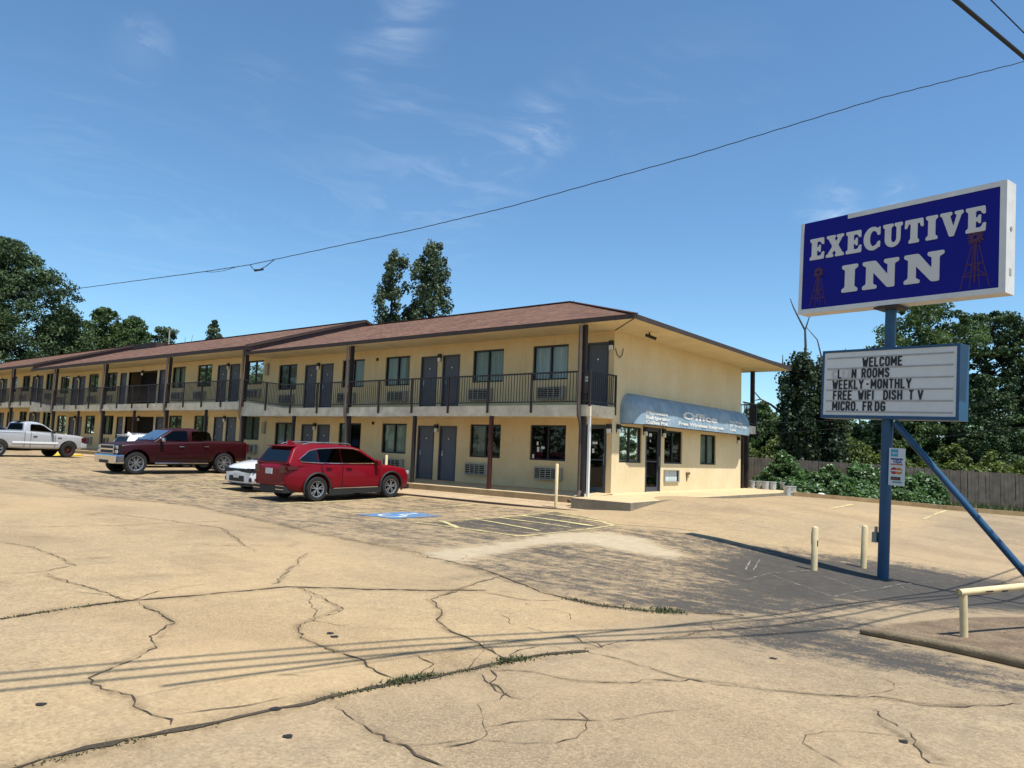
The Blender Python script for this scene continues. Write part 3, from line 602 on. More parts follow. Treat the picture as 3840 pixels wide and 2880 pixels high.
def add_door(u0, u1, v0, h, fn, glassy=False):
    mb = MB(); f = .06; d0 = .05
    def bx(a, b, c, d, e, k): mb.box(fn(a, c, e), fn(b, d, k))
    bx(u0, u0+f, v0, v0+h, -.015, .09); bx(u1-f, u1, v0, v0+h, -.015, .09); bx(u0+f, u1-f, v0+h-f, v0+h, -.015, .09)
    fr = mb.build('door_frame', 'door_frame_paint')
    mb = MB()
    if not glassy:
        bx(u0+f, u1-f, v0+.01, v0+h-f, d0, .09); do = mb.build('door', 'door_paint', motel)
        mb = MB(); k = u0+f+.09; bx(k-.03, k+.03, v0+.9, v0+1.1, d0-.012, d0); p = fn(k, v0+.97, d0-.01); q = fn(k, v0+.97, d0-.07); mb.tube([p, q], .012); mb.beam(q, fn(k+.11, v0+.97, d0-.07), .022)
        mb.build('handle', 'alloy', do)
        mb = MB(); m = (u0+u1)/2; bx(m-.06, m+.06, v0+1.5, v0+1.6, d0-.008, d0); mb.cur = 1; bx(m-.035, m+.035, v0+1.52, v0+1.58, d0-.012, d0-.008); mb.build('number_plate', ['black_metal', 'plate'], do)
    else:
        g_ = .07
        bx(u0+f, u0+f+g_, v0+.01, v0+h-f, d0, .09); bx(u1-f-g_, u1-f, v0+.01, v0+h-f, d0, .09); bx(u0+f+g_, u1-f-g_, v0+h-f-g_, v0+h-f, d0, .09); bx(u0+f+g_, u1-f-g_, v0+.01, v0+.16, d0, .09)
        bx(u0+f+g_, u1-f-g_, v0+1.0, v0+1.04, d0+.01, .085)
        do = mb.build('glass_door', 'door_frame_paint', motel)
        mb = MB(); a, b, c, d = u0+f+g_, u1-f-g_, v0+.16, v0+h-f-g_; mb.poly([fn(a, c, d0+.02), fn(b, c, d0+.02), fn(b, d, d0+.02), fn(a, d, d0+.02)]); mb.build('glass', 'window_glass', do)
        mb = MB(); mb.tube([fn(u1-f-.03, v0+.85, d0-.05), fn(u1-f-.03, v0+1.2, d0-.05)], .014); mb.build('handle', 'alloy', do)
    fr.parent = do; fr.data.materials[0] = MATS['door_frame_paint']
    return do
def add_ac(u0, u1, v0, v1, fn):
    mb = MB()
    mb.box(fn(u0, v0, -.14), fn(u1, v1, .02)); o = mb.build('air_conditioner', 'ac_shell', motel)
    mb = MB(); a, b, c, d = u0+.04, u1-.16, v0+.05, v1-.04
    mb.box(fn(a, c, -.145), fn(b, d, -.135)); mb.cur = 1
    for i in range(5):
        z = c+(d-c)*(i+.5)/5; mb.box(fn(a, z-.010, -.165), fn(b, z+.010, -.145))
    for i in range(1, 4): x = a+(b-a)*i/4; mb.box(fn(x-.012, c, -.168), fn(x+.012, d, -.146))
    mb.build('grille', ['well_dark', 'ac_shell'], o)
def add_lamp(u, v, fn):
    mb = MB(); mb.box(fn(u-.075, v-.02, -.10), fn(u+.075, v+.13, 0)); mb.box(fn(u-.07, v-.13, -.03), fn(u+.07, v-.02, 0)); o = mb.build('wall_lamp', 'black_metal', motel)
    mb = MB(); a = fn(u-.06, v-.16, -.10); b = fn(u+.06, v-.02, -.03); mb.box(a, b); mb.build('lamp_shade', 'lamp_globe', o)
ci = 0; curs = ['curtain_sage', 'curtain_dark', 'curtain_sage', 'curtain_dark', 'curtain_pale', 'curtain_dark']
for si, (xa, xb, d, Ws, Ds, top) in enumerate(SEC):
    holes = []
    for k, base in ((0, 0), (1, FL2)):
        for a, b in Ws: holes.append((a, b, base+d+(.92 if k == 0 else .94), base+d+(2.10 if k == 0 else 2.12)))
        for a, b in Ds: holes.append((a, b, base+d, base+d+2.03))
    if si == 0: holes += [(-1.04, -.20, 0, 2.13), (-1.04, -.20, FL2, FL2+2.09)]
    if si == 1: holes += BREEZE
    mb = MB(); wall_holes(mb, xa, xb, -.6, top, holes, front, .10); mb.build('front_wall', 'stucco', motel)
    for k, base in ((0, 0), (1, FL2)):
        for wi, (a, b) in enumerate(Ws):
            c = random.choice(curs); gap = random.choice([None, None, .62, .45, .8])
            if si == 0 and k == 0 and wi < 2: c = 'curtain_dark' if wi == 1 else None; gap = .42
            if si == 0 and k == 1: gap = None; c = ['curtain_pale', 'curtain_sage', 'curtain_sage', 'curtain_sage', 'curtain_dark'][wi]
            if si == 0 and k == 0 and wi >= 2: c = ['curtain_sage', 'curtain_sage', 'curtain_sage'][wi-2]
            add_window(a, b, base+d+(.92 if k == 0 else .94), base+d+(2.10 if k == 0 else 2.12), front, 1, c, gap if c else None)
            off = .32 if (wi % 2 == 0) else -.06
            add_ac(a+off, a+off+1.08, base+d+.28, base+d+.70, front)
        for a, b in Ds: add_door(a, b, base+d, 2.03, front)
        for i in range(0, len(Ds), 2):
            if Ds[i+1][0]-Ds[i][1] < .6: add_lamp((Ds[i][1]+Ds[i+1][0])/2, base+d+1.95, front)
            else: add_lamp(Ds[i][1]+.14, base+d+1.95, front); add_lamp(Ds[i+1][0]-.14, base+d+1.95, front)
add_door(-1.04, -.20, FL2, 2.09, front); odoor = add_door(-1.04, -.20, 0, 2.13, front, True)
add_lamp(-.09, 2.02, front); add_lamp(-.09, 4.66, front)
# the sealed pilasters beside the breezeway and the passage itself
mb = MB()
for z0, z1 in ((.33, 2.36), (FL2+.33, 5.04)):
    for a_, b_ in ((-30.22, -30.0), (-34.1, -33.86)): mb = MB(); mb.box((a_, -.03, z0), (b_, .12, z1)); mb.build('pilaster', 'slab_paint', motel)
mb = MB()
for z0, z1 in ((.32, 2.36), (FL2+.32, 5.04)):
    mb.add([(-33.86,.1,z0),(-33.86,4.5,z0),(-33.86,4.5,z1),(-33.86,.1,z1),(-30.22,.1,z0),(-30.22,4.5,z0),(-30.22,4.5,z1),(-30.22,.1,z1)], [(0,1,2,3),(4,5,6,7),(1,5,6,2),(3,2,6,7),(0,4,5,1)])
mb.build('breezeway', 'interior_brown', motel)
mb = MB(); mb.box((-32.5, .6, FL2+.33), (-31.5, 1.4, FL2+1.55)); mb.build('vending_cabinet', 'black_metal', motel)
# gable wall with the office front
GW = [(.45,1.91,.96,2.13),(3.54,4.96,.96,2.13),(6.51,7.97,.96,2.12)]
mb = MB(); wall_holes(mb, 0, 10.56, -.6, 5.13, GW+[(2.18,3.26,0,2.17),(3.56,4.64,.34,.72)], gable, .10); mb.build('gable_wall', 'stucco_gable', motel)
for i, (a, b, c, d) in enumerate(GW): add_window(a, b, c, d, gable, 1, 'curtain_sage' if i == 2 else ('curtain_dark' if i == 0 else None), .45 if i == 0 else None)
gdoor = add_door(2.18, 3.26, 0, 2.17, gable, True)
mb = MB()
for u, v, a, b in ((2.62, 1.92, .09, .11), (2.62, 1.72, .03, .07)): mb.box(gable(u-a, v-b/2, .058), gable(u+a, v+b/2, .062))
mb.build('paper_notice', 'white_paint', gdoor)
mb = MB()
for u, v, a, b in ((-.66, 1.55, .09, .035), (-.72, 1.30, .04, .07), (-.30, 1.32, .035, .06)): mb.box(front(u-a, v-b, .058), front(u+a, v+b, .062))
mb.build('paper_notice', 'white_paint', odoor)
win = [o for o in bpy.data.objects if o.name.startswith('window') and o.parent == motel]
mb = MB()
for u, v, a, b in ((-2.95, 1.48, .035, .06), (-2.92, 1.28, .045, .08), (-2.72, 1.34, .07, .04), (-3.12, 1.03, .04, .08)): mb.box(front(u-a, v-b, .078), front(u+a, v+b, .082))
mb.build('paper_notice', 'white_paint', win[0])
# wall unit frame on the gable, a dent, small wall boxes
mb = MB(); mb.box(gable(3.52, .30, -.05), gable(4.68, .34, .1)); mb.box(gable(3.52, .72, -.05), gable(4.68, .75, .1)); mb.box(gable(3.52, .34, -.05), gable(3.56, .72, .1)); mb.box(gable(4.64, .34, -.05), gable(4.68, .72, .1))
o = mb.build('wall_unit', 'ac_shell', motel); mb = MB(); mb.box(gable(3.56, .34, .04), gable(4.64, .72, .09)); mb.build('grille', 'curtain_pale', o)
for u in (.30, 2.06, 3.40, 10.18): add_lamp(u, 2.03, gable)
mb = MB(); mb.box(gable(5.28, .58, -.05), gable(5.56, .66, 0)); mb.box(gable(5.32, .36, -.02), gable(5.40, .58, 0)); mb.build('spout_patch', 'interior_brown', motel)
mb = MB()
for u, v, a, b in ((-11.25, 5.35-.62, .05, .06), (-11.3, 2.11, .05, .06)): mb = MB(); mb.box(front(u-a, v-b, -.05), front(u+a, v+b, 0)); mb.build('fire_alarm', 'red_brown', motel)
mb = MB()
for u, v in ((-19.15, 4.65), (-19.1, 1.85)): mb = MB(); mb.box(front(u-.11, v-.30, -.10), front(u+.11, v+.26, 0)); mb.build('extinguisher_box', 'ac_shell', motel)
mb = MB(); mb.tube([(.9, .6, 5.08), (.9, .6, 5.0), (.95, .62, 4.96)], .03); mb.tube([(.80, .52, 5.0), (1.08, .72, 4.88)], .05, 10); mb.build('security_camera', 'black_metal', motel)
# cable looping from the corner lamp
mb = MB(); mb.tube([gable(.02, 4.55, -.03), gable(.12, 4.36, -.03), gable(.3, 4.28, -.03), gable(.45, 4.40, -.03), gable(.5, 4.6, -.03)], .012); mb.build('loose_cable', 'black_metal', motel)
# dark rooms behind the glass, rear wall, far end wall
mb = MB()
for z0, z1 in ((-.3, 2.4), (2.7, 5.0)):
    mb.poly([(S3,.75,z0+.3),(-.6,.75,z0+.3),(-.6,.75,z1+.3*(z0 < 0)),(S3,.75,z1)])
mb.poly([(-3.2,.75,-.3),(-3.2,10.5,-.3),(-3.2,10.5,2.6),(-3.2,.75,2.6)]); mb.poly([(-3.2,.1,-.02),(-.1,.1,-.02),(-.1,10.5,-.02),(-3.2,10.5,-.02)])
mb.build('dark_interior', 'interior_dark', motel)
mb = MB(); mb.box((S3, 10.44, -.6), (-.05, 10.56, 5.08)); mb.box((S3-.1, 0, -.6), (S3, 10.56, 5.6)); mb.build('rear_wall', 'stucco', motel)

# roofs: one low hip, then two stepped gables
OV, RY = 1.58, 5.28
def roof(name, xa, xb, ze, hip):
    zr = ze+.333*(RY+OV); mb = MB(); uv = []
    sl_ = math.hypot(1, .333)
    xr = xb-(RY+OV) if hip else xb
    def face(pts, fu):
        mb.poly(pts); uv.extend([fu(p) for p in pts])
    face([(xa,-OV,ze),(xb,-OV,ze),(xr,RY,zr),(xa,RY,zr)], lambda p: (p[0], (p[1]+OV)*sl_))
    face([(xb,2*RY+OV,ze),(xa,2*RY+OV,ze),(xa,RY,zr),(xr,RY,zr)], lambda p: (p[0], (p[1]-RY)*sl_))
    if hip: face([(xb,-OV,ze),(xb,2*RY+OV,ze),(xr,RY,zr)], lambda p: (p[1], p[0]*sl_))
    me = bpy.data.meshes.new(name); me.from_pydata(mb.v, [], mb.f); l = me.uv_layers.new(name='UVMap')
    for i, q in enumerate(uv): l.data[i].uv = q
    return link(name, me, motel, ['shingles']), zr
for (xa, xb, ze, hip) in ((S1, OV, 5.24, True), (S2-.12, S1+.18, 5.53, False), (S3, S2+.18, 5.84, False)):
    ro, zr = roof('roof', xa, xb, ze, hip)
    mb = MB(); th = .17 if not hip else .13
    mb.box((xa, -OV-.02, ze-th), (xb+(.02 if hip else 0), -OV+.01, ze+.012)); mb.build('fascia', 'brown_trim', ro); mb = MB(); mb.box((xa, 2*RY+OV-.01, ze-th), (xb, 2*RY+OV+.02, ze+.012))
    if hip: mb.box((xb-.01, -OV+.01, ze-th), (xb+.02, 2*RY+OV-.01, ze+.012))
    mb.build('fascia', 'brown_trim', ro)
    mb = MB()
    if hip:
        for s in (-1, 1): mb.beam((xb, RY+s*(RY+OV), ze+.02), (xb-(RY+OV), RY, zr+.02), .22, .03)
        mb.beam((xb-(RY+OV), RY, zr+.015), (xa, RY, zr+.015), .26, .04); mb.build('ridge_cap', 'shingles', ro)
    else:
        # rake board and the stepped gable end above the lower roof
        for s in (-1, 1):
            a, b = (xb, RY+s*(RY+OV), ze), (xb, RY, zr)
            mb.beam((a[0]-.02, a[1], a[2]+.0), (b[0]-.02, b[1], b[2]+.0), .06, .13)
        mb.build('rake_board', 'brown_trim', ro)
        mb = MB(); lo = ze-.31
        mb.add([(xb-.08,-OV,ze-.03),(xb-.08,RY,zr-.03),(xb-.08,2*RY+OV,ze-.03),(xb-.08,-OV,lo),(xb-.08,RY,lo+.333*(RY+OV)),(xb-.08,2*RY+OV,lo)], [(0,1,4,3),(1,2,5,4)]); mb.build('gable_panel', 'rake_trim', ro)
        mb = MB(); mb.beam((xb, RY, zr+.015), (xa, RY, zr+.015), .26, .04); mb.build('ridge_cap', 'shingles', ro)
    # soffit
    mb = MB(); zs = ze-(.16 if not hip else .12)
    mb.poly([(xa,-OV,zs),(xb-.005,-OV,zs),(xb-.005,-.002,zs),(xa,-.002,zs)]); mb.poly([(xa,10.57,zs),(xb-.005,10.57,zs),(xb-.005,2*RY+OV,zs),(xa,2*RY+OV,zs)])
    if hip: mb.poly([(.002,0,zs),(xb-.005,0,zs),(xb-.005,10.57,zs),(.002,10.57,zs)])
    mb.build('soffit', 'soffit_paint', ro)
    if hip:
        mb = MB(); mb.beam((.02, -.02, zs-.006), (xb, -OV, zs-.006), .035, .012); mb.build('soffit_joint', 'brown_trim', ro)
# things on the roof
mb = MB(); mb.tube([(-40.2, RY, 7.7), (-40.2, RY, 8.95)], .05); mb.build('vent_pipe', 'ac_shell', motel)
mb = MB(); mb.box((-44.3, 4.6, 7.55), (-40.6, 5.9, 7.99)); mb.build('roof_vent', 'brown_trim', motel)
mb = MB(); mb.box((-13.8, RY+.1, 7.35), (-9.9, RY+.9, 7.60)); mb.build('roof_vent', 'brown_trim', motel)

# balcony slab: painted fascia, floor and underside, ramps at each step
def ztop(x):
    s = lambda t: max(0, min(1, t)); return 2.65+.32*s((-15.4-x)/3.2)+.30*s((-41.6-x)/3.2)
def zbot(x): return 2.31+(.30 if x < S1 else 0)+(.30 if x < S2 else 0)
for xa, xb in ((S1, .12), (S2, S1), (S3, S2)):
    xs_ = sorted({xa+.003, xb, *[q for q in (-15.4, -16.2, -17, -17.8, -18.6, -41.6, -42.4, -43.2, -44.0, -44.8, -9.3, -4.0, -13) if xa < q < xb]}, reverse=True); mb = MB()
    n = 4; vs_ = []
    for x in xs_: vs_ += [(x, 0, zbot(x) if x != xb else zbot(xb-.01)), (x, -1.5, zbot(x) if x != xb else zbot(xb-.01)), (x, -1.5, ztop(x)), (x, 0, ztop(x)+.02)]
    fs = [(i*n+j, i*n+j+1, (i+1)*n+j+1, (i+1)*n+j) for i in range(len(xs_)-1) for j in range(3)]+[(0, 1, 2, 3)]
    mb.add(vs_, fs); mb.build('balcony_slab', 'slab_paint', motel)
mb = MB(); mb.box((S3, 10.56, 2.35), (.1, 12.06, 2.68)); mb.build('balcony_slab', 'slab_paint', motel)

# railing bays
POSTS = [-.20, -11.15, -18.68, -25.9, -33.55, -41.0, -48.9, -56.4, -64.0]
def railing(x0, x1, y, end=None):
    mb = MB(); n = max(2, int((x0-x1)/.113)); pts = [x0+(x1-x0)*i/n for i in range(n+1)]
    key = sorted({x0, x1, *[q for q in (-15.4, -18.6, -41.6, -44.8) if x1 < q < x0]}, reverse=True)
    for a, b in zip(key[:-1], key[1:]):
        for h, wd_ in ((.10, .035), (1.0, .05)): mb.beam((a, y, ztop(a)+h), (b, y, ztop(b)+h), .04, wd_)
    for i, x in enumerate(pts[1:-1]): mb.box((x-.0085, y-.0085, ztop(x)+.10), (x+.0085, y+.0085, ztop(x)+.99))
    k = max(1, round((x0-x1)/1.83))
    for i in range(k+1):
        x = x0+(x1-x0)*i/k; x = min(max(x, x1+.03), x0-.03); mb.box((x-.025, y-.03, ztop(x)-.24), (x+.025, y+.03, ztop(x)+1.0))
    return mb.build('railing', 'brown_rail', motel)
for a, b in zip(POSTS[:-1], POSTS[1:]): railing(a-.06, b+.06, -1.535)
mb = MB()                       # short return at the office corner
mb.box((-.14, -1.56, 3.63), (.14, -1.51, 3.68)); mb.box((.09, -1.51, 3.63), (.14, -.02, 3.68)); mb.box((.09, -1.51, 2.74), (.14, -.02, 2.78)); mb.box((-.14, -1.56, 2.74), (.14, -1.51, 2.78))
for i in range(13): y = -1.45+i*.113; mb.box((.105, y-.009, 2.78), (.125, y+.009, 3.64))
mb.box((.085, -1.565, 2.42), (.145, -1.505, 3.68)); mb.box((.085, -.08, 2.42), (.145, -.03, 3.68)); mb.box((-.02,-1.56,2.78),(0,-1.53,3.64)); mb.build('railing', 'brown_rail', motel)
mb = MB()                       # rear balcony end
mb.box((-9, 12.06, 3.63), (.1, 12.11, 3.68)); mb.box((.05, 10.6, 3.63), (.1, 12.06, 3.68)); mb.box((.05, 10.6, 2.76), (.1, 12.06, 2.80)); mb.box((-9, 12.06, 2.76), (.1, 12.11, 2.80))
for i in range(12): y = 10.7+i*.113; mb.box((.065, y-.009, 2.8), (.085, y+.009, 3.64))
for i in range(78): x = .0-i*.113; mb.box((x-.009, 12.075, 2.8), (x+.009, 12.095, 3.64))
mb.box((-.03, 12.0, 2.36), (.11, 12.12, 3.68)); mb.build('railing', 'brown_rail', motel)
# posts: upper ones carry the eave, lower ones the slab; a downspout runs beside each upper post
for i, x in enumerate(POSTS):
    d = 0 if x > S1+.1 else (.31 if x > S2 else .61); zt = 5.08+(.29 if x <= S1+.1 else 0)+(.31 if x < S2 else 0)
    mb = MB(); mb.box((x-.03, -1.49, ztop(x)+.0), (x+.09, -1.37, zt)); mb.build('post', 'brown_rail', motel); mb = MB(); mb.box((x-.02, -1.49, -.12+dz(x)), (x+.12, -1.36, zbot(x-.02 if i else x)+.02)); mb.build('post', 'brown_rail', motel)
    mb = MB(); zb_ = zbot(x-.02 if i else x)
    mb.tube([(x-.05, -1.575, zt-.02), (x-.05, -1.575, zb_+.25), (x-.04, -1.57, zb_+.02), (x-.02, -1.5, zb_-.18), (x-.015, -1.47, zb_-.4), (x-.015, -1.47, dz(x)-.12)], .055, 8); mb.build('downspout', 'brown_downspout', motel, smooth=True, angle=50)
for x in (-3.74, -7.36, -14.7, -21.9, -29.5, -37.0, -52.5, -60.2):
    mb = MB(); mb.box((x-.055, -1.50, -.11+dz(x)), (x+.055, -1.39, zbot(x)+.01)); mb.build('post', 'red_brown' if x == -3.74 else 'brown_rail', motel)
mb = MB(); 
for a_, b_ in (((-.12, 11.9, 2.68), (.04, 12.04, 5.12)), ((-.4, 11.86, -.1), (-.2, 12.02, 2.36)), ((-.2, 11.0, -.1), (-.08, 11.12, 2.36))): mb = MB(); mb.box(a_, b_); mb.build('post', 'brown_rail', motel)
# white downspout at the office corner and its broken collar
mb = MB(); mb.box((.06, -1.50, -.06), (.125, -1.42, 2.30)); mb.build('downspout', 'white_paint', motel); mb = MB(); mb.box((.03, -1.58, 2.30), (.17, -1.505, 2.60)); mb.build('broken_collar', 'slab_paint', motel)
mb = MB(); mb.tube([(-.08, -1.62, .1), (-.08, -1.72, -.1), (-.12, -1.95, -.17), (-.15, -2.1, -.19)], .055, 8); mb.build('downspout_shoe', 'brown_downspout', motel)
# number board on the corner rail post
mb = MB(); mb.box((-.05, -1.60, 3.0), (.06, -1.57, 3.62)); o = mb.build('number_board', 'brown_rail', motel)
text('number_lettering', '120\n143', 'white_paint', o, frame((-.035, -1.605, 3.42), (1, 0, 0), (0, 0, 1)), .09, .9, .001)

# awning: faded blue barrel with rounded ends
mb = MB(); Ra, y0, y1, zs, zt_ = .55, 1.0, 9.95, 2.20, 2.68; rows = [(zs, Ra), (zs+.22, Ra+.004), (zt_, Ra)]+[(zt_+.52*math.sin(t), Ra*math.cos(t)) for t in np.linspace(R(12), R(88), 7)]
nn = 0
for z, r in rows:
    line = [(r*math.sin(t)+.003, y0-r*math.cos(t), z) for t in np.linspace(0, R(90), 7)]+[(r+.003+.008*math.sin(k*2.1), y0+(y1-y0)*k/16, z+.006*math.sin(k*1.7)) for k in range(1, 16)]+[(r*math.cos(t)+.003, y1+r*math.sin(t), z) for t in np.linspace(0, R(90), 7)]
    nn = len(line); mb.v += line
mb.f = [(i*nn+j, i*nn+j+1, (i+1)*nn+j+1, (i+1)*nn+j) for i in range(len(rows)-1) for j in range(nn-1)]; mb.mi = [0]*len(mb.f)
aw = mb.build('awning', 'awning_fabric', motel, smooth=True, angle=60)
mb = MB(); mb.tube([(.02, .47, zs), (Ra*.7, y0-Ra*.7, zs), (Ra, y0, zs), (Ra, y1, zs), (Ra*.7, y1+Ra*.7, zs), (.02, y1+Ra, zs)], .018, 6); mb.build('awning_bar', 'brown_rail', aw)
AF = lambda y, z: frame((Ra+.016, y, z), (0, 1, 0), (0, 0, 1))
text('awning_lettering', 'Microwave\nRefrigerator\nCoffee Pot', 'white_paint', aw, AF(1.12, 2.55), .155, 1.25, .007, fit=1.72)
text('awning_lettering', 'Office', 'white_paint', aw, AF(3.78, 2.55), .34, 1.45, .012, fit=2.95)
text('awning_lettering', 'Free Wireless Internet', 'white_paint', aw, AF(3.45, 2.32), .165, 1.33, .008, fit=3.9)
text('awning_lettering', 'Free Phone\n39" TV w/ Dish\nCable', 'white_paint', aw, AF(7.95, 2.62), .15, .93, .006, fit=1.75)

# ------------------------------------------------------------------ vehicles
def modded(me, mods):
    """run modifiers on a mesh and return the result"""
    ob = bpy.data.objects.new('tmp', me); COL.objects.link(ob); extra = []
    for kind, kw in mods:
        m = ob.modifiers.new(kind, kind)
        for a, b in kw.items(): setattr(m, a, b)
    r = eval_mesh(ob); bpy.data.objects.remove(ob); return r
def temp(me):
    o = bpy.data.objects.new('cutter', me); COL.objects.link(o); return o
def body_mesh(st, crown=.03, shoulder=.86, tuck=.90, levels=2, cuts=(), paint=None):
    """loft rings (x, z_bottom, z_top, half_width) front to back, smooth it, then cut the wheel arches"""
    mb = MB(); prof = None
    for x, zb, zt, w in st:
        h = zt-zb
        half = [(0, zb), (.72*w*tuck, zb), (w*tuck, zb+.02), (w*.975, zb+.16*h), (w, zb+.45*h), (w*.992, zb+.68*h), (w*.965, zb+shoulder*h), (w*.93, zt-.035), (w*.84, zt-.006), (w*.45, zt+crown*.8), (0, zt+crown)]
        ring = half+[(-y, z) for y, z in half[-2:0:-1]]; prof = len(ring); mb.v += [(x, y, z) for y, z in ring]
    n = prof; mb.f = [(i*n+j, (i+1)*n+j, (i+1)*n+(j+1) % n, i*n+(j+1) % n) for i in range(len(st)-1) for j in range(n)]
    k = (len(st)-1)*n; mb.f += [tuple(range(n)), tuple(k+j for j in range(n-1, -1, -1))]; mb.mi = [0]*len(mb.f)
    me = mb.mesh(); me = modded(me, [('SUBSURF', dict(levels=levels, render_levels=levels))])
    for p in paint or (): me.materials.append(MATS[p])
    for c in cuts:
        ct = temp(c)
        me2 = modded(me, [('BOOLEAN', dict(operation='DIFFERENCE', object=ct, solver='EXACT'))]); bpy.data.objects.remove(ct); me = me2
    me.polygons.foreach_set('use_smooth', [True]*len(me.polygons)); me.set_sharp_from_angle(angle=R(38)); return me
def arch(x, zc, r, y0=.5):
    mb = MB(); me = None
    for s in (1, -1):
        n = 28; vs = []
        for y in (s*y0, s*1.4):
            vs += [(x+r*math.cos(2*math.pi*j/n), y, zc+r*math.sin(2*math.pi*j/n)) for j in range(n)]
        mb.add(vs, [(j, (j+1) % n, n+(j+1) % n, n+j) for j in range(n)]+[tuple(range(n)), tuple(range(2*n-1, n-1, -1))])
    me = mb.mesh(); me.materials.append(MATS['well_dark']); return me
def boxmesh(a, b):
    mb = MB(); mb.box(a, b); me = mb.mesh(); me.materials.append(MATS['well_dark']); return me
def cabin_mesh(prof, zw, bev=.05):
    """side profile (x,z) extruded to the half width given by height, edges rounded"""
    def w(z): return np.interp(z, [q[0] for q in zw], [q[1] for q in zw])
    mb = MB(); n = len(prof); mb.v = [(x, w(z), z) for x, z in prof]+[(x, -w(z), z) for x, z in prof]
    mb.f = [tuple(range(n-1, -1, -1)), tuple(range(n, 2*n))]+[(i, (i+1) % n, n+(i+1) % n, n+i) for i in range(n)]; mb.mi = [0]*len(mb.f)
    me = modded(mb.mesh(), [('BEVEL', dict(width=bev, segments=4, limit_method='ANGLE', angle_limit=R(14)))])
    me.polygons.foreach_set('use_smooth', [True]*len(me.polygons)); me.set_sharp_from_angle(angle=R(50)); return me, w
def side_panel(mb, poly, w, off, sides=(1, -1)):
    """a panel laid on the cabin side, standing slightly proud of it"""
    for s in sides: mb.poly([(x, s*(float(w(z))+off), z) for x, z in poly])
def side_windows(root, polys, w, off, mat='car_glass'):
    for poly in polys:
        for s in (1, -1):
            mb = MB(); side_panel(mb, poly, w, off, (s,)); mb.build('side_window', mat, root)
def wheel(root, x, y, r, wd, style, rimmat='alloy', rr=.66):
    s = 1 if y > 0 else -1; mb = MB(); k = r*rr
    mb.lathe([(k*.98, -wd*.42), (k*1.04, -wd*.5), (r*.93, -wd*.5), (r*.985, -wd*.40), (r, -wd*.2), (r, wd*.2), (r*.985, wd*.40), (r*.93, wd*.5), (k*1.04, wd*.5), (k*.98, wd*.42)], 36, 'y')
    o = mb.build('wheel', 'rubber', root, smooth=True, angle=35); o.location = (x, y-s*wd*.5, r)
    mb = MB(); mb.cur = 1; mb.lathe([(.001, s*wd*.05), (k*.97, s*wd*.05)], 30, 'y'); mb.cur = 0
    mb.lathe([(k*.86, s*wd*.30), (k*.92, s*wd*.44), (k, s*wd*.46), (k, s*wd*.1), (k*.9, s*wd*.1)], 36, 'y')
    n, wid, tip, twin = style
    for i in range(n):
        t = 2*math.pi*i/n+.2
        for dt in ((-twin, twin) if twin else (0,)):
            a, b = t+dt*.3, t+dt; p0 = (math.cos(a)*k*.12, s*wd*.36, math.sin(a)*k*.12); p1 = (math.cos(b)*k*.94, s*wd*.40, math.sin(b)*k*.94)
            d = Vector((p1[0]-p0[0], 0, p1[2]-p0[2])).normalized(); q = Vector((-d.z, 0, d.x))
            w0, w1 = k*wid, k*wid*tip; th = Vector((0, s*wd*.12, 0)); P0, P1 = Vector(p0), Vector(p1)
            mb.add([P0-q*w0, P0+q*w0, P1+q*w1, P1-q*w1, P0-q*w0-th, P0+q*w0-th, P1+q*w1-th, P1-q*w1-th], [(0,1,2,3),(0,1,5,4),(1,2,6,5),(2,3,7,6),(3,0,4,7)])
    mb.lathe([(.001, s*wd*.42), (k*.16, s*wd*.41), (k*.2, s*wd*.3)], 16, 'y')
    mb.build('rim', [rimmat, 'well_dark'], o, smooth=True, angle=30)
    return o
def mirror(root, x, y, z, mat, chrome=None):
    for s in (1, -1):
        mb = MB(); me = MB(); me.box((x-.07, s*(y+.05), z-.07), (x+.07, s*(y+.24), z+.08)); m = modded(me.mesh(), [('BEVEL', dict(width=.035, segments=3))])
        o = link('mirror', m, root, [chrome or mat]); m.polygons.foreach_set('use_smooth', [True]*len(m.polygons))
        mb.beam((x, s*(y-.03), z-.05), (x, s*(y+.07), z-.04), .06, .04); mb.build('mirror_arm', 'black_plastic', o)
def handles(root, spots, y, mat):
    for x, z in spots:
        for s in (1, -1):
            mb = MB(); mb.box((x-.10, s*(y-.01), z-.018), (x+.10, s*(y+.035), z+.018)); m = modded(mb.mesh(), [('BEVEL', dict(width=.012, segments=2))]); link('door_handle', m, root, [mat])
def gaps(root, lines, w, off=.004):
    mb = MB()
    for a, b in lines:
        for s in (1, -1): mb.beam((a[0], s*(w(a[1])+off), a[1]), (b[0], s*(w(b[1])+off), b[1]), .012, .012, up=(0, 1, 0))
    mb.build('panel_gap', 'well_dark', root)
def place(root, rx, ry, fx, fy, wb):
    """stand a vehicle on the ground: rear and front axle midpoints on the lot"""
    zr, zf = g(rx, ry), g(fx, fy); d = Vector((fx-rx, fy-ry, zf-zr)).normalized(); root.location = ((rx+fx)/2, (ry+fy)/2, (zr+zf)/2)
    root.rotation_euler = (0, -math.asin(d.z), math.atan2(d.y, d.x)); return root
def patch(mb, pts): mb.poly(pts)
def slope_panel(mb, a, b, w0, w1, off):
    """a pane on a front or rear slope running from point a (x,z) to b (x,z)"""
    d = Vector((b[0]-a[0], 0, b[1]-a[1])); n = Vector((d.z, 0, -d.x)).normalized()*off
    mb.poly([(a[0]+n.x, -w0, a[1]+n.z), (a[0]+n.x, w0, a[1]+n.z), (b[0]+n.x, w1, b[1]+n.z), (b[0]+n.x, -w1, b[1]+n.z)])
EACH = {'running_board', 'side_molding', 'sill_trim', 'reflector', 'fender_badge', 'lower_grille', 'headlight_surround'}
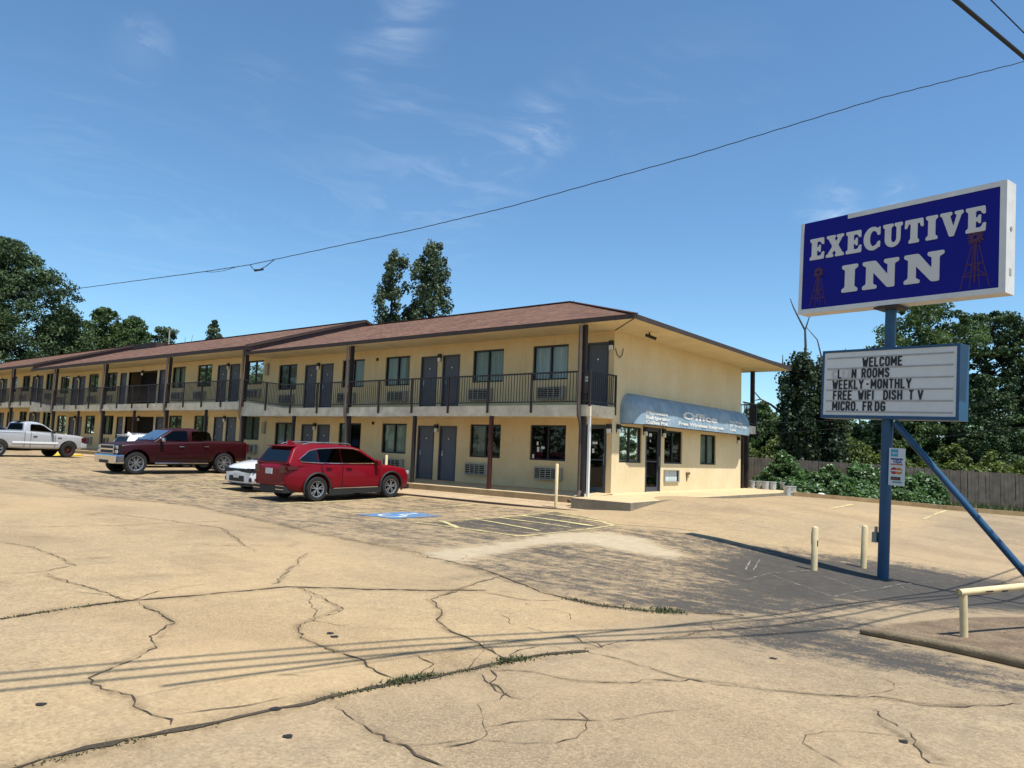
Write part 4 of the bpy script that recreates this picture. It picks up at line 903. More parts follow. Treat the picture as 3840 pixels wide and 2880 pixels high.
def blk(root, name, mat, boxes, bev=.012):
    if name in EACH and len(boxes) > 1:
        for b in boxes: blk(root, name, mat, [b], bev)
        return
    mb = MB()
    for a, b in boxes: mb.box(a, b)
    m = modded(mb.mesh(), [('BEVEL', dict(width=bev, segments=2))]) if bev else mb.mesh()
    return link(name, m, root, [mat])

# red family SUV parked nose to the building
def make_suv(paint, name, label, rim='alloy'):
    r = empty(name, label=label, cat='car', group='cars parked at the motel'); fx, rx, R_ = 1.41, -1.41, .365
    st = [(2.36,.42,.68,.58),(2.33,.34,.80,.70),(2.22,.27,.90,.83),(1.95,.23,.985,.905),(1.5,.22,1.03,.938),(.98,.22,1.085,.945),(.2,.22,1.11,.948),(-.8,.22,1.13,.948),(-1.5,.23,1.15,.94),(-2.05,.27,1.15,.915),(-2.32,.34,1.11,.865),(-2.43,.42,1.00,.78),(-2.45,.48,.92,.70)]
    me = body_mesh(st, cuts=[arch(fx, .38, .44), arch(rx, .38, .44)], paint=[paint]); link('body', me, r)
    prof = [(1.12,1.04),(.28,1.56),(-.1,1.655),(-.7,1.70),(-1.4,1.685),(-1.98,1.62),(-2.1,1.56),(-2.38,1.12),(-2.3,1.0),(1.0,1.0)]
    cm, w = cabin_mesh(prof, [(1.0,.90),(1.12,.885),(1.56,.70),(1.70,.60)], .06); link('roof', cm, r, [paint])
    side_windows(r, [[(.80,1.13),(.72,1.19),(.22,1.49),(-.02,1.55),(-.50,1.565),(-.50,1.13)], [(-.53,1.13),(-.53,1.565),(-1.1,1.555),(-1.32,1.53),(-1.32,1.15)], [(-1.35,1.15),(-1.35,1.525),(-1.62,1.47),(-1.98,1.235),(-1.93,1.19)]], w, .006)
    mb = MB(); slope_panel(mb, (.98,1.12), (.33,1.53), .78, .62, .022); mb.build('windshield', 'car_glass', r)
    mb = MB(); slope_panel(mb, (-2.11,1.53), (-2.345,1.16), .60, .74, .02); mb.build('rear_window', 'tinted_glass', r)
    for s in (1, -1): mb = MB(); mb.tube([(x, s*(float(w(z))+.012), z) for x, z in [(.86,1.115),(-.5,1.115),(-1.35,1.135),(-1.95,1.175),(-2.02,1.235),(-1.62,1.495),(-1.35,1.55),(-.5,1.59),(-.02,1.575),(.22,1.52)]], .013, 6); mb.build('window_trim', 'chrome', r, smooth=True)
    for s in (1, -1):
        mb = MB(); mb.tube([(.0,s*.57,1.66),(-.1,s*.575,1.715),(-.8,s*.585,1.735),(-1.5,s*.575,1.725),(-1.75,s*.57,1.665)], .018, 6); mb.build('roof_rail', 'alloy', r, smooth=True)
    mb = MB(); mb.add([(-1.62,0,1.665),(-1.80,0,1.79),(-1.88,0,1.79),(-1.90,0,1.63),(-1.75,.03,1.64),(-1.75,-.03,1.64)], [(0,1,2,3),(0,1,4),(1,2,4),(2,3,4),(0,1,5),(1,2,5),(2,3,5)]); mb.build('antenna_fin', paint, r)
    blk(r, 'spoiler', paint, [((-2.22,-.62,1.60),(-1.9,.62,1.635))], .02)
    # cladding: sills, arch flares, bumpers
    mb = MB()
    for s in (1, -1):
        mb.box((-1.0,s*.86,.20),(1.0,s*.955,.36))
        for c in (fx, rx): mb.tube([(c+.46*math.cos(t), s*.935, .38+.46*math.sin(t)) for t in np.linspace(R(-18), R(198), 18)], .034, 6)
    mb.box((-2.47,-.78,.27),(-2.05,.78,.46)); mb.box((2.05,-.72,.25),(2.37,.72,.42)); mb.build('cladding', 'black_plastic', r, smooth=True, angle=40)
    blk(r, 'sill_trim', 'chrome', [((-.85,s*.95,.365),(.85,s*.962,.385)) for s in (1, -1)], 0)
    blk(r, 'exhaust_trim', 'chrome', [((-2.49,s*.42,.36),(-2.44,s*.78,.385)) for s in (1, -1)]+[((-2.49,s*.42,.46),(-2.44,s*.78,.48)) for s in (1, -1)], 0)
    for s in (1, -1):
        blk(r, 'tail_light', 'tail_red', [((-2.455,s*.50,.84),(-2.33,s*.80,1.06)),((-2.40,s*.70,.92),(-2.05,s*.90,1.05))], .03)
        blk(r, 'headlight', 'head_lamp', [((2.10,s*.52,.74),(2.30,s*.80,.86))], .03)
    blk(r, 'plate', 'plate', [((-2.475,-.17,.80),(-2.455,.17,.96))], 0); blk(r, 'grille', 'black_plastic', [((2.30,-.48,.58),(2.37,.48,.76))], .02); blk(r, 'reflector', 'tail_red', [((-2.47,s*.66,.52),(-2.40,s*.76,.60)) for s in (1, -1)], .01)
    gaps(r, [((.92,.40),(.92,1.05)),((-.52,.40),(-.52,1.10)),((-1.22,.82),(-1.30,1.12))], lambda z: .944); handles(r, [(-.28,.98),(-1.02,1.0)], .94, paint); mirror(r, .78, .86, 1.14, paint)
    for x in (fx, rx):
        for s in (1, -1): wheel(r, x, s*.945, R_, .235, (5,.06,.95,.2), rim, .66)
    return r
suv = make_suv('paint_red', 'parked_car', 'bright red SUV parked nose in beside the white sedan'); place(suv, -7.14, -6.32, -7.06, -3.52, 2.82)

# white sedan, mostly behind the SUV, nose out
def make_sedan(paint, name, label):
    r = empty(name, label=label, cat='car', group='cars parked at the motel'); fx, rx = 1.52, -1.53
    st = [(2.43,.30,.60,.62),(2.40,.24,.66,.76),(2.30,.20,.74,.86),(2.0,.18,.83,.92),(1.5,.18,.90,.945),(.9,.19,.96,.95),(0,.20,.99,.95),(-1,.20,1.01,.95),(-1.6,.20,1.03,.945),(-2.2,.24,1.03,.91),(-2.52,.32,1.0,.84),(-2.6,.40,.92,.72)]
    me = body_mesh(st, crown=.05, cuts=[arch(fx,.35,.40), arch(rx,.35,.40)], paint=[paint]); link('body', me, r)
    prof = [(1.0,.92),(.1,1.37),(-.35,1.455),(-.9,1.455),(-1.3,1.39),(-2.05,1.03),(-1.9,.9),(.9,.9)]
    cm, w = cabin_mesh(prof, [(.9,.90),(1.0,.86),(1.37,.62),(1.46,.54)], .05); link('roof', cm, r, [paint])
    side_windows(r, [[(.62,1.02),(.12,1.29),(-.3,1.36),(-.45,1.36),(-.45,1.02)], [(-.5,1.02),(-.5,1.36),(-.9,1.36),(-1.25,1.30),(-1.6,1.06)]], w, .006)
    mb = MB(); slope_panel(mb, (.86,.985), (.17,1.335), .74, .56, .02); mb.build('windshield', 'car_glass', r)
    mb = MB(); slope_panel(mb, (-1.38,1.35), (-1.98,1.06), .54, .70, .02); mb.build('rear_window', 'tinted_glass', r)
    blk(r, 'grille', 'black_plastic', [((2.30,-.80,.555),(2.425,.80,.675)),((2.20,-.87,.565),(2.345,.87,.69))], .02)
    blk(r, 'lower_grille', 'black_plastic', [((2.36,-.46,.29),(2.445,.46,.47))], .03); blk(r, 'lower_grille', 'black_plastic', [((2.33,s*.66,.30),(2.40,s*.80,.42)) for s in (1, -1)], .02)
    for s in (1, -1): blk(r, 'headlight', 'dark_glass', [((2.22,s*.55,.62),(2.40,s*.80,.69))], .02)
    blk(r, 'plate', 'plate', [((2.445,-.15,.40),(2.46,.15,.54))], 0); blk(r, 'hood_scoop', 'black_plastic', [((1.60,-.22,.925),(1.75,.22,.955))], .015); blk(r, 'splitter', 'black_plastic', [((2.15,-.80,.17),(2.47,.80,.20))], 0)
    gaps(r, [((.95,.3),(.95,.95)),((-.47,.3),(-.47,.98)),((-1.35,.6),(-1.4,1.0))], lambda z: .945); handles(r, [(-.25,.85),(-1.15,.87)], .94, paint); mirror(r, .62, .86, 1.0, paint)
    for x in (fx, rx):
        for s in (1, -1): wheel(r, x, s*.945, .35, .235, (5,.13,.8,.15), 'black_metal', .70)
    return r
sed = make_sedan('paint_white', 'parked_car', 'white sedan with a black hood scoop, parked nose out behind the red SUV'); place(sed, -10.55, -2.4, -10.6, -5.45, 3.05); sed.scale = (1, 1, 1.13)

def make_pickup(paint, name, label, crew, bed, R_, wheelstyle, rims, wbs, facef):
    r = empty(name, label=label, cat='pickup truck', group='cars parked at the motel'); fx = wbs/2; rx = -wbs/2; fo, ro = fx+(.74 if crew else .92), rx-(1.08 if crew else 1.22); bz = 1.36; cb = rx+.98 if crew else rx+1.20
    st = [(fo,.62,1.02,.80),(fo-.03,.52,1.10,.90),(fo-.14,.45,1.17,.95),(fo-.5,.42,1.21,.985),(fx-.1,.42,1.235,.99),(fx-.75,.42,1.27,.99),(cb+.8,.42,bz-.04,.99),(cb,.42,bz,.99),(cb-.3,.44,bz,.99),(rx-.6,.48,bz,.985),(ro+.08,.52,bz,.97),(ro,.56,bz-.04,.92)]
    cuts = [arch(fx, R_+.03, R_+.095, .55), arch(rx, R_+.03, R_+.095, .55), boxmesh((ro+.10,-.78,.90),(cb-.05,.78,2.0))]
    me = body_mesh(st, crown=.035, shoulder=.90, tuck=.95, cuts=cuts, paint=[paint]); link('body', me, r)
    wsx = fx-.62
    if crew: prof = [(wsx,1.26),(wsx-.78,1.77),(wsx-1.1,1.85),(wsx-1.6,1.87),(cb+.35,1.85),(cb+.14,1.80),(cb-.02,1.33),(cb-.02,1.2),(wsx-.05,1.2)]
    else: prof = [(wsx,1.26),(wsx-.72,1.74),(wsx-1.0,1.83),(wsx-1.3,1.85),(cb+.22,1.83),(cb+.07,1.77),(cb-.02,1.33),(cb-.02,1.2),(wsx-.05,1.2)]
    cm, w = cabin_mesh(prof, [(1.2,.93),(1.33,.91),(1.77,.75),(1.87,.66)], .055); link('cab', cm, r, [paint])
    if crew:
        a = wsx-.28; side_windows(r, [[(a,1.35),(a-.48,1.69),(a-.62,1.73),(a-1.12,1.745),(a-1.12,1.35)], [(a-1.32,1.37),(a-1.32,1.745),(a-2.0,1.735),(a-2.10,1.68),(a-2.16,1.40),(a-2.12,1.37)]], w, .007)
    else:
        a = wsx-.26; side_windows(r, [[(a,1.34),(a-.44,1.66),(a-.62,1.71),(cb+.38,1.72),(cb+.32,1.68),(cb+.28,1.37)]], w, .007)
    mb = MB(); t0 = prof[0]; t1 = prof[1]; slope_panel(mb, (t0[0]-.10,t0[1]+.075), (t1[0]+.05,t1[1]-.03), .82, .68, .02); mb.build('windshield', 'windshield_glass' if crew else 'car_glass', r)
    mb = MB(); slope_panel(mb, (prof[5][0]-.012,1.74), (prof[6][0]+.005,1.40), .62, .74, .02); mb.build('rear_window', 'tinted_glass', r)
    if crew:
        blk(r, 'front_bumper', 'chrome', [((fo-.30,-.99,.40),(fo+.10,.99,.76))], .06); blk(r, 'bumper_intake', 'black_plastic', [((fo+.02,-.42,.42),(fo+.115,.42,.54))], .01)
        blk(r, 'grille', 'chrome', [((fo-.10,-.66,.78),(fo+.02,.66,.81)),((fo-.10,-.66,.92),(fo+.035,.66,.985)),((fo-.10,-.66,1.09),(fo+.02,.66,1.13)),((fo-.10,-.66,.78),(fo+.02,-.61,1.13)),((fo-.10,.61,.78),(fo+.02,.66,1.13))], .008)
        blk(r, 'grille_mesh', 'black_plastic', [((fo-.08,-.62,.80),(fo+.005,.62,1.10))], 0)
        for s in (1, -1): blk(r, 'headlight', 'head_lamp', [((fo-.16,s*.69,.80),(fo-.01,s*.95,.93)),((fo-.16,s*.69,.97),(fo-.02,s*.95,1.10))], .02); blk(r, 'headlight_surround', 'well_dark', [((fo-.18,s*.67,.78),(fo-.03,s*.965,1.13))], .02)
        blk(r, 'running_board', 'chrome', [((rx+.75,s*.93,.40),(fx-.68,s*1.06,.46)) for s in (1, -1)], .02)
        blk(r, 'side_molding', paint, [((rx+.62+i*1.16,s*.985,.66),(rx+1.70+i*1.16,s*1.003,.73)) for i in (0, 1) for s in (1, -1)], .008)
        mirror(r, wsx-.32, .93, 1.36, paint, 'chrome'); handles(r, [(wsx-1.12,1.10),(wsx-2.18,1.12)], .985, 'chrome')
        gaps(r, [((wsx-.15,.5),(wsx-.15,1.2)),((wsx-1.36,.5),(wsx-1.36,1.28)),((cb+.02,.5),(cb+.02,1.32))], lambda z: .987)
    else:
        blk(r, 'front_bumper', paint, [((fo-.26,-.98,.52),(fo+.08,.98,.78))], .05); blk(r, 'bumper_strip', 'black_plastic', [((fo-.1,-.97,.76),(fo+.085,.97,.79))], .008); blk(r, 'grille', 'chrome', [((fo-.08,-.60,.84),(fo+.03,.60,1.12))], .02)
        for s in (1, -1): blk(r, 'headlight', 'tail_red' if s < 0 else 'head_lamp', [((fo-.24,s*.70,.84),(fo+.0,s*.965,1.08))], .02)
        blk(r, 'side_molding', 'paint_white', [((rx+.62,s*.985,.70),(fx-.58,s*1.0,.80)) for s in (1, -1)], .01)
        mirror(r, wsx-.30, .93, 1.33, 'black_plastic'); handles(r, [(cb+.52,1.09)], .985, 'black_plastic')
        gaps(r, [((wsx-.13,.5),(wsx-.13,1.2)),((cb+.30,.5),(cb+.30,1.30)),((cb,.5),(cb,1.33)),((cb,1.33),(rx-1.2,1.33))], lambda z: .987)
        blk(r, 'cab_light', 'black_plastic', [((cb+.05,-.30,1.83),(cb+.25,.30,1.88))], .01); blk(r, 'fender_badge', 'black_plastic', [((fx-.62,s*.987,1.02),(fx-.42,s*1.0,1.06)) for s in (1, -1)], 0)
    blk(r, 'rear_bumper', 'chrome', [((ro-.16,-.95,.54),(ro+.08,.95,.72))], .03)
    for s in (1, -1): blk(r, 'tail_light', 'tail_red', [((ro-.012,s*.80,.88),(ro+.10,s*.965,1.26))], .02)
    blk(r, 'undercarriage', 'well_dark', [((ro+.3,-.55,.34),(fo-.4,.55,.52))], 0)
    for x, st_ in ((fx, 0), (rx, 1)):
        for s in (1, -1): wheel(r, x, s*.97, R_, .27, wheelstyle[st_], rims[st_], .70 if crew else .58)
    return r
tk = make_pickup('paint_maroon', 'parked_pickup', 'dark maroon crew cab pickup with chrome bumper and wheels', True, 1.75, .425, [(7,.05,.9,.17)]*2, ['alloy']*2, 3.645, 0)
place(tk, -18.4, -2.85, -18.5, -6.5, 3.645)
tk2 = make_pickup('paint_silver', 'parked_pickup', 'silver single cab pickup parked at the far left', False, 2.0, .40, [(8,.05,1,0),(6,.12,.8,.12)], ['red_brown', 'alloy'], 3.5, 0)
place(tk2, -32.3, -7.3, -32.9, -3.85, 3.5)
hb = make_suv('paint_white', 'parked_car', 'white wagon half hidden behind the maroon pickup', 'black_metal'); place(hb, -22.6, -4.38, -22.6, -2.29, 2.82); hb.scale = (.74, .88, .88)
hb2 = make_suv('paint_navy', 'parked_car', 'dark blue car showing only its roof behind the silver pickup', 'black_metal'); place(hb2, -41.5, -6.2, -41.5, -3.4, 2.82)

# ------------------------------------------------------------------ the sign on its blue pole
SG = Matrix.Translation((8.79, -5.23, g(8.79, -5.23))) @ Matrix.Rotation(R(2.0), 4, 'Y') @ Matrix.Rotation(R(-16), 4, 'Z')
sign = empty('motel_sign', label='tall blue and white motel roadside sign reading EXECUTIVE INN over a letter board', cat='sign'); sign.matrix_world = SG
mb = MB(); mb.tube([(0, 0, -.3), (0, 0, 2.85)], .097, 16); mb.tube([(0, 0, 4.1), (0, 0, 4.86)], .094, 16); mb.build('pole', 'sign_blue_post', sign, smooth=True, angle=40)
mb = MB(); mb.box((-.22, -.2, 4.86), (.22, .2, 4.895)); mb.build('mounting_plate', 'brown_trim', sign)
mb = MB(); mb.box((-.18, -.09, .62), (-.10, .02, .80)); mb.box((-.15, -.06, .80), (-.11, -.02, .9)); mb.build('junction_box', 'ac_shell', sign)
# upper cabinet: white frame, blue face
x0, x1, z0, z1, dp = -1.80, 1.92, 4.92, 6.78, .17
mb = MB(); mb.box((x0, -dp+.03, z0), (x1, dp, z1)); cab = mb.build('sign_cabinet', 'sign_frame_white', sign)
mb = MB()
for a, b in (((x0, -dp, z0), (x0+.07, -dp+.03, z1-.002)), ((x1-.10, -dp, z0), (x1, -dp+.03, z1)), ((x0+.07, -dp, z0), (x1-.10, -dp+.03, z0+.09)), ((x0+1.0, -dp, z1-.09), (x1-.10, -dp+.03, z1))): mb.box(a, b)
mb.build('frame', 'sign_frame_white', cab)
mb = MB(); mb.box((x0+.07, -dp+.012, z0+.09), (x1-.10, -dp+.029, z1-.002)); mb.build('face_panel', 'sign_face_blue', cab)
# slab serif letters drawn as outlines
def serif(polys):
    return polys
def rnd(p, r=.045, k=3):
    o = []
    n = len(p)
    for i in range(n):
        a, b, c = Vector(p[i-1]), Vector(p[i]), Vector(p[(i+1) % n]); u = (a-b); v = (c-b); q = min(r, u.length*.45, v.length*.45); s = b+u.normalized()*q; e = b+v.normalized()*q
        for t in np.linspace(0, 1, k): o.append(tuple((s*(1-t)+b*t)*(1-t)+(b*(1-t)+e*t)*t))
    return o
def arcp(cx, cy, rx, ry, a, b, n=14): return [(cx+rx*math.cos(R(t)), cy+ry*math.sin(R(t))) for t in np.linspace(a, b, n)]
GL = {
 'I': (.46, [[(.0,0),(.46,0),(.46,.13),(.37,.18),(.37,.82),(.46,.87),(.46,1),(0,1),(0,.87),(.09,.82),(.09,.18),(0,.13)]]),
 'E': (.72, [[(0,0),(.70,0),(.72,.34),(.62,.34),(.54,.17),(.36,.17),(.36,.42),(.42,.42),(.46,.33),(.54,.33),(.54,.68),(.46,.68),(.42,.58),(.36,.58),(.36,.83),(.52,.83),(.60,.68),(.70,.68),(.69,1),(0,1),(0,.87),(.09,.82),(.09,.18),(0,.13)]]),
 'X': (.86, [[(0,0),(.36,0),(.36,.12),(.29,.14),(.39,.30),(.50,.14),(.44,.12),(.44,0),(.86,0),(.86,.12),(.79,.15),(.58,.52),(.76,.85),(.84,.88),(.84,1),(.50,1),(.50,.88),(.57,.86),(.48,.70),(.39,.86),(.45,.88),(.45,1),(.02,1),(.02,.88),(.10,.85),(.30,.49),(.08,.15),(0,.12)]]),
 'C': (.76, [arcp(.40,.5,.40,.52,52,308,22)+[(.72,.08),(.74,.36),(.63,.36),(.56,.22)]+arcp(.43,.5,.15,.34,290,70,12)+[(.56,.78),(.62,.62),(.73,.62),(.73,1.0),(.64,.95)]]),
 'U': (.82, [[(0,1),(0,.87),(.08,.83),(.08,.34)]+arcp(.41,.34,.33,.36,180,360,16)+[(.74,.83),(.82,.87),(.82,1),(.48,1),(.48,.87),(.57,.83),(.57,.36)]+arcp(.46,.34,.11,.16,0,-180,10)+[(.35,.83),(.44,.87),(.44,1)]]),
 'T': (.76, [[(.17,0),(.59,0),(.59,.12),(.52,.17),(.52,.82),(.60,.82),(.66,.64),(.76,.64),(.74,1),(.02,1),(0,.64),(.10,.64),(.16,.82),(.24,.82),(.24,.17),(.17,.12)]]),
 'V': (.86, [[(.35,0),(.52,0),(.79,.84),(.86,.87),(.86,1),(.54,1),(.54,.88),(.62,.85),(.50,.40),(.37,.84),(.45,.88),(.45,1),(0,1),(0,.88),(.07,.85)]]),
 'N': (.98, [[(0,0),(.40,0),(.40,.12),(.30,.17),(.30,.58),(.68,0),(.87,0),(.87,.82),(.98,.87),(.98,1),(.58,1),(.58,.87),(.68,.82),(.68,.46),(.36,1),(.0,1),(0,.87),(.10,.82),(.10,.18),(0,.13)]]),
}
def word(name, s, xa, za, h, wtot, kern, grow=0, shear=0):
    ws = [GL[c][0] for c in s]; tot = sum(ws)+kern*(len(s)-1); sx = wtot/tot; x = 0; par = None
    for c, wd_ in zip(s, ws):
        mb = MB()
        for p in GL[c][1]:
            q = rnd(p, .045); mb.prism([(xa+(x+u)*sx, -dp+.010, za+v*h) for u, v in q], (0, -.014, 0))
        mb.build(name, 'sign_letter', cab); x += wd_+kern
word('letter', 'EXECUTIVE', x0+.22, z0+1.07, .43, 3.20, .085); word('letter', 'INN', x0+.92, z0+.33, .53, 1.86, .13)
def windmill(cx, zb, h):
    mb = MB(); y = -dp+.005; w_ = h*.22
    def ln(a, b, t=.016): mb.beam((cx+a[0], y, zb+a[1]), (cx+b[0], y, zb+b[1]), .008, t, up=(0, 1, 0)) if False else mb.add([(cx+a[0]-(b[1]-a[1])/math.hypot(b[0]-a[0], b[1]-a[1])*t/2, y, zb+a[1]+(b[0]-a[0])/math.hypot(b[0]-a[0], b[1]-a[1])*t/2), (cx+a[0]+(b[1]-a[1])/math.hypot(b[0]-a[0], b[1]-a[1])*t/2, y, zb+a[1]-(b[0]-a[0])/math.hypot(b[0]-a[0], b[1]-a[1])*t/2), (cx+b[0]+(b[1]-a[1])/math.hypot(b[0]-a[0], b[1]-a[1])*t/2, y, zb+b[1]-(b[0]-a[0])/math.hypot(b[0]-a[0], b[1]-a[1])*t/2), (cx+b[0]-(b[1]-a[1])/math.hypot(b[0]-a[0], b[1]-a[1])*t/2, y, zb+b[1]+(b[0]-a[0])/math.hypot(b[0]-a[0], b[1]-a[1])*t/2)], [(0, 1, 2, 3)])
    for k, (a, b) in enumerate([((-w_,0),(-.05*h,.72*h)),((w_,0),(.05*h,.72*h)),((-.35*w_,0),(-.02*h,.72*h)),((.35*w_,0),(.02*h,.72*h)),((-.75*w_,.2*h),(.75*w_,.2*h)),((-.55*w_,.4*h),(.55*w_,.4*h)),((-.75*w_,.2*h),(.5*w_,.42*h)),((.75*w_,.2*h),(-.5*w_,.42*h)),((0,.1*h),(0,.74*h))]):
        y = -dp+.010-.0006*k; ln(a, b, .022 if k == 8 else .014)
    for k in range(14):
        y = -dp+.003-.0006*k; t = 2*math.pi*k/14; ln((.03*math.cos(t), .84*h+.03*math.sin(t)), (.14*h*rng.uniform(.75, 1.1)*math.cos(t), .84*h+.14*h*rng.uniform(.75, 1.1)*math.sin(t)), .03)
    mb.build('windmill_picture', 'sign_red', cab)
windmill(x0+.42, z0+.13, .80); windmill(x1-.46, z0+.13, 1.02)
mb = MB(); mb.lathe([(.001, .012), (.035, .010), (.045, 0)], 10, 'x', (x1, .0, z0+1.08)); mb.box((x1, -.04, z0+.30), (x1+.004, .04, z0+.42)); mb.build('end_cap_fitting', 'ac_shell', cab)
# letter board
bx0, bx1, bz0, bz1, bd = -1.22, 1.27, 2.84, 4.14, .17
mb = MB(); mb.box((bx0, -bd+.03, bz0), (bx1, bd, bz1))
for a, b in (((bx0, -bd, bz0), (bx0+.04, -bd+.03, bz1)), ((bx1-.05, -bd, bz0), (bx1, -bd+.03, bz1)), ((bx0+.04, -bd, bz0), (bx1-.05, -bd+.03, bz0+.06)), ((bx0+.04, -bd, bz1-.045), (bx1-.05, -bd+.03, bz1))): mb.box(a, b)
bd_o = mb.build('letter_board', 'sign_blue_post', sign)
mb = MB(); mb.box((bx0+.04, -bd+.012, bz0+.06), (bx1-.05, -bd+.029, bz1-.045)); mb.build('face_panel', 'board_face', bd_o)
mb = MB(); rows_z = [bz1-.14-.204*i for i in range(6)]
for z in rows_z: mb.box((bx0+.10, -bd+.004, z-.028), (bx1-.10, -bd+.012, z))
mb.build('letter_track', 'board_track', bd_o)
# changeable letters: condensed strokes, each word one set of plates
SF = {'W': (.70, [[(0,1),(.17,0),(.35,.75),(.53,0),(.70,1)]]), 'M': (.66, [[(0,0),(0,1),(.33,.30),(.66,1),(.66,0)]]), 'E': (.44, [[(.44,1),(0,1),(0,0),(.44,0)],[(0,.52),(.38,.52)]]), 'L': (.42, [[(0,1),(0,0),(.42,0)]]),
 'C': (.48, [[(.48,.76),(.44,.93),(.30,1),(.16,1),(.04,.90),(0,.72),(0,.28),(.04,.10),(.16,0),(.30,0),(.44,.07),(.48,.24)]]), 'O': (.50, [[(.16,1),(.34,1),(.46,.90),(.50,.72),(.50,.28),(.46,.10),(.34,0),(.16,0),(.04,.10),(0,.28),(0,.72),(.04,.90),(.16,1)]]),
 'R': (.48, [[(0,0),(0,1),(.30,1),(.44,.92),(.48,.76),(.44,.58),(.30,.50),(0,.50)],[(.26,.50),(.48,0)]]), 'S': (.46, [[(.45,.80),(.38,.95),(.23,1),(.08,.95),(.01,.78),(.08,.60),(.38,.44),(.46,.26),(.40,.07),(.23,0),(.07,.05),(0,.20)]]),
 'N': (.52, [[(0,0),(0,1),(.52,0),(.52,1)]]), 'K': (.50, [[(0,0),(0,1)],[(.48,1),(.02,.46)],[(.16,.58),(.50,0)]]), 'Y': (.54, [[(0,1),(.27,.48),(.54,1)],[(.27,.48),(.27,0)]]), 'T': (.48, [[(0,1),(.48,1)],[(.24,1),(.24,0)]]), 'H': (.50, [[(0,0),(0,1)],[(.50,0),(.50,1)],[(0,.52),(.50,.52)]]),
 'F': (.42, [[(.42,1),(0,1),(0,0)],[(0,.52),(.36,.52)]]), 'I': (.0, [[(0,0),(0,1)]]), 'D': (.50, [[(0,0),(0,1),(.26,1),(.42,.90),(.50,.70),(.50,.30),(.42,.10),(.26,0),(0,0)]]), 'A': (.56, [[(0,0),(.28,1),(.56,0)],[(.11,.33),(.45,.33)]]), 'V': (.56, [[(0,1),(.28,0),(.56,1)]]),
 'G': (.50, [[(.48,.78),(.44,.93),(.30,1),(.16,1),(.04,.90),(0,.72),(0,.28),(.04,.10),(.16,0),(.32,0),(.50,.10),(.50,.46),(.28,.46)]]), '.': (.06, [[(0,.02),(.06,.02)]]), '-': (.2, [[(0,.5),(.2,.5)]])}
def plates(s, x, z, h, mat, sx=1.0, wd_=.17):
    mb = MB(); k = 0
    for ch in s:
        if ch == ' ': x += .42*h*sx; continue
        w_, sts = SF[ch]; x += wd_*h*.5
        for st in sts:
            for (ax, az), (bx_, bz_) in zip(st[:-1], st[1:]):
                p = Vector((x+ax*h*sx, 0, z+az*h)); q = Vector((x+bx_*h*sx, 0, z+bz_*h)); d = (q-p).normalized(); e = d*wd_*h*.30; n_ = Vector((-d.z, 0, d.x))*wd_*h*.5; y = -bd+.003-.00035*(k % 9); k += 1
                mb.poly([(v.x, y, v.z) for v in (p-e-n_, q+e-n_, q+e+n_, p-e+n_)])
        x += w_*h*sx+wd_*h*.5+.10*h
    mb.build('letter_row', mat, bd_o)
def row(i, parts, mat='board_letter'):
    for x, s in parts: plates(s, bx0+x, rows_z[i+1]+.016, .150, mat, .79, .205)
row(0, [(.80, 'WELCOME')]); row(1, [(.32, 'L'), (.60, 'N'), (.79, 'ROOMS')]); row(2, [(.22, 'WEEKLY'), (.885, '-'), (.97, 'MONTHLY')]); row(3, [(.24, 'FREE'), (.735, 'WIFI'), (1.21, 'DISH'), (1.66, 'T V')]); row(4, [(.23, 'MICRO.'), (.83, 'FR'), (1.06, 'DG')])
row(1, [(.21, 'C'), (.41, 'E'), (.50, 'A')], 'ghost_letter')
mb = MB(); mb.tube([(.13, -.02, 2.80), (2.62, .78, -.35)], .058, 12); mb.build('brace', 'sign_blue_post', sign, smooth=True)
# card sign on the pole
cs = MB(); cs.box((.115, -.135, 1.67), (.395, -.122, 2.33)); card = cs.build('card_sign', 'white_paint', sign)
simple('card_cyan', lin('#3f9fb8'), .5); simple('card_navy', lin('#24357c'), .5); simple('card_rust', lin('#b06a48'), .5); simple('card_red', lin('#a03038'), .5); simple('card_orange', lin('#c8742a'), .5); simple('card_black', lin('#35221f'), .5); simple('card_teal', lin('#2f7f83'), .5)
cf = lambda u, v, d=.137: (.115+u, -d, 1.67+v)
for nm, mt, u0, v0, u1, v1 in (('card_blue_square', 'card_cyan', .03, .51, .16, .64), ('card_stripe', 'card_navy', .03, .455, .245, .483), ('card_stripe', 'card_rust', .03, .36, .245, .385), ('card_dark', 'card_black', .04, .095, .21, .155), ('card_underline', 'card_teal', .07, .05, .235, .072)):
    mb = MB(); mb.poly([cf(u0, v0), cf(u1, v0), cf(u1, v1), cf(u0, v1)]); mb.build(nm, mt, card)
text('card_lettering', 'VISA', 'card_navy', card, frame(cf(.068, .395), (1, 0, 0), (0, 0, 1)), .078, 1.0, .003, shear=.2)
text('card_lettering', 'AMEX', 'white_paint', card, frame(cf(.045, .555, .139), (1, 0, 0), (0, 0, 1)), .045, .85, .001)
for k, (u, mt) in enumerate(((.095, 'card_red'), (.18, 'card_orange'))):
    mb = MB(); mb.poly([cf(u+.062*math.cos(t), .26+.062*math.sin(t), .1375+.001*k) for t in np.linspace(0, 6.283, 24, endpoint=False)]); mb.build('card_circle', mt, card)
mb = MB(); mb.poly([cf(.04, .25, .1395), cf(.235, .25, .1395), cf(.235, .272, .1395), cf(.04, .272, .1395)]); mb.build('card_band', 'white_paint', card)
text('card_lettering', 'DISCOVER', 'card_rust', card, frame(cf(.055, .113, .139), (1, 0, 0), (0, 0, 1)), .032, .8, .001)

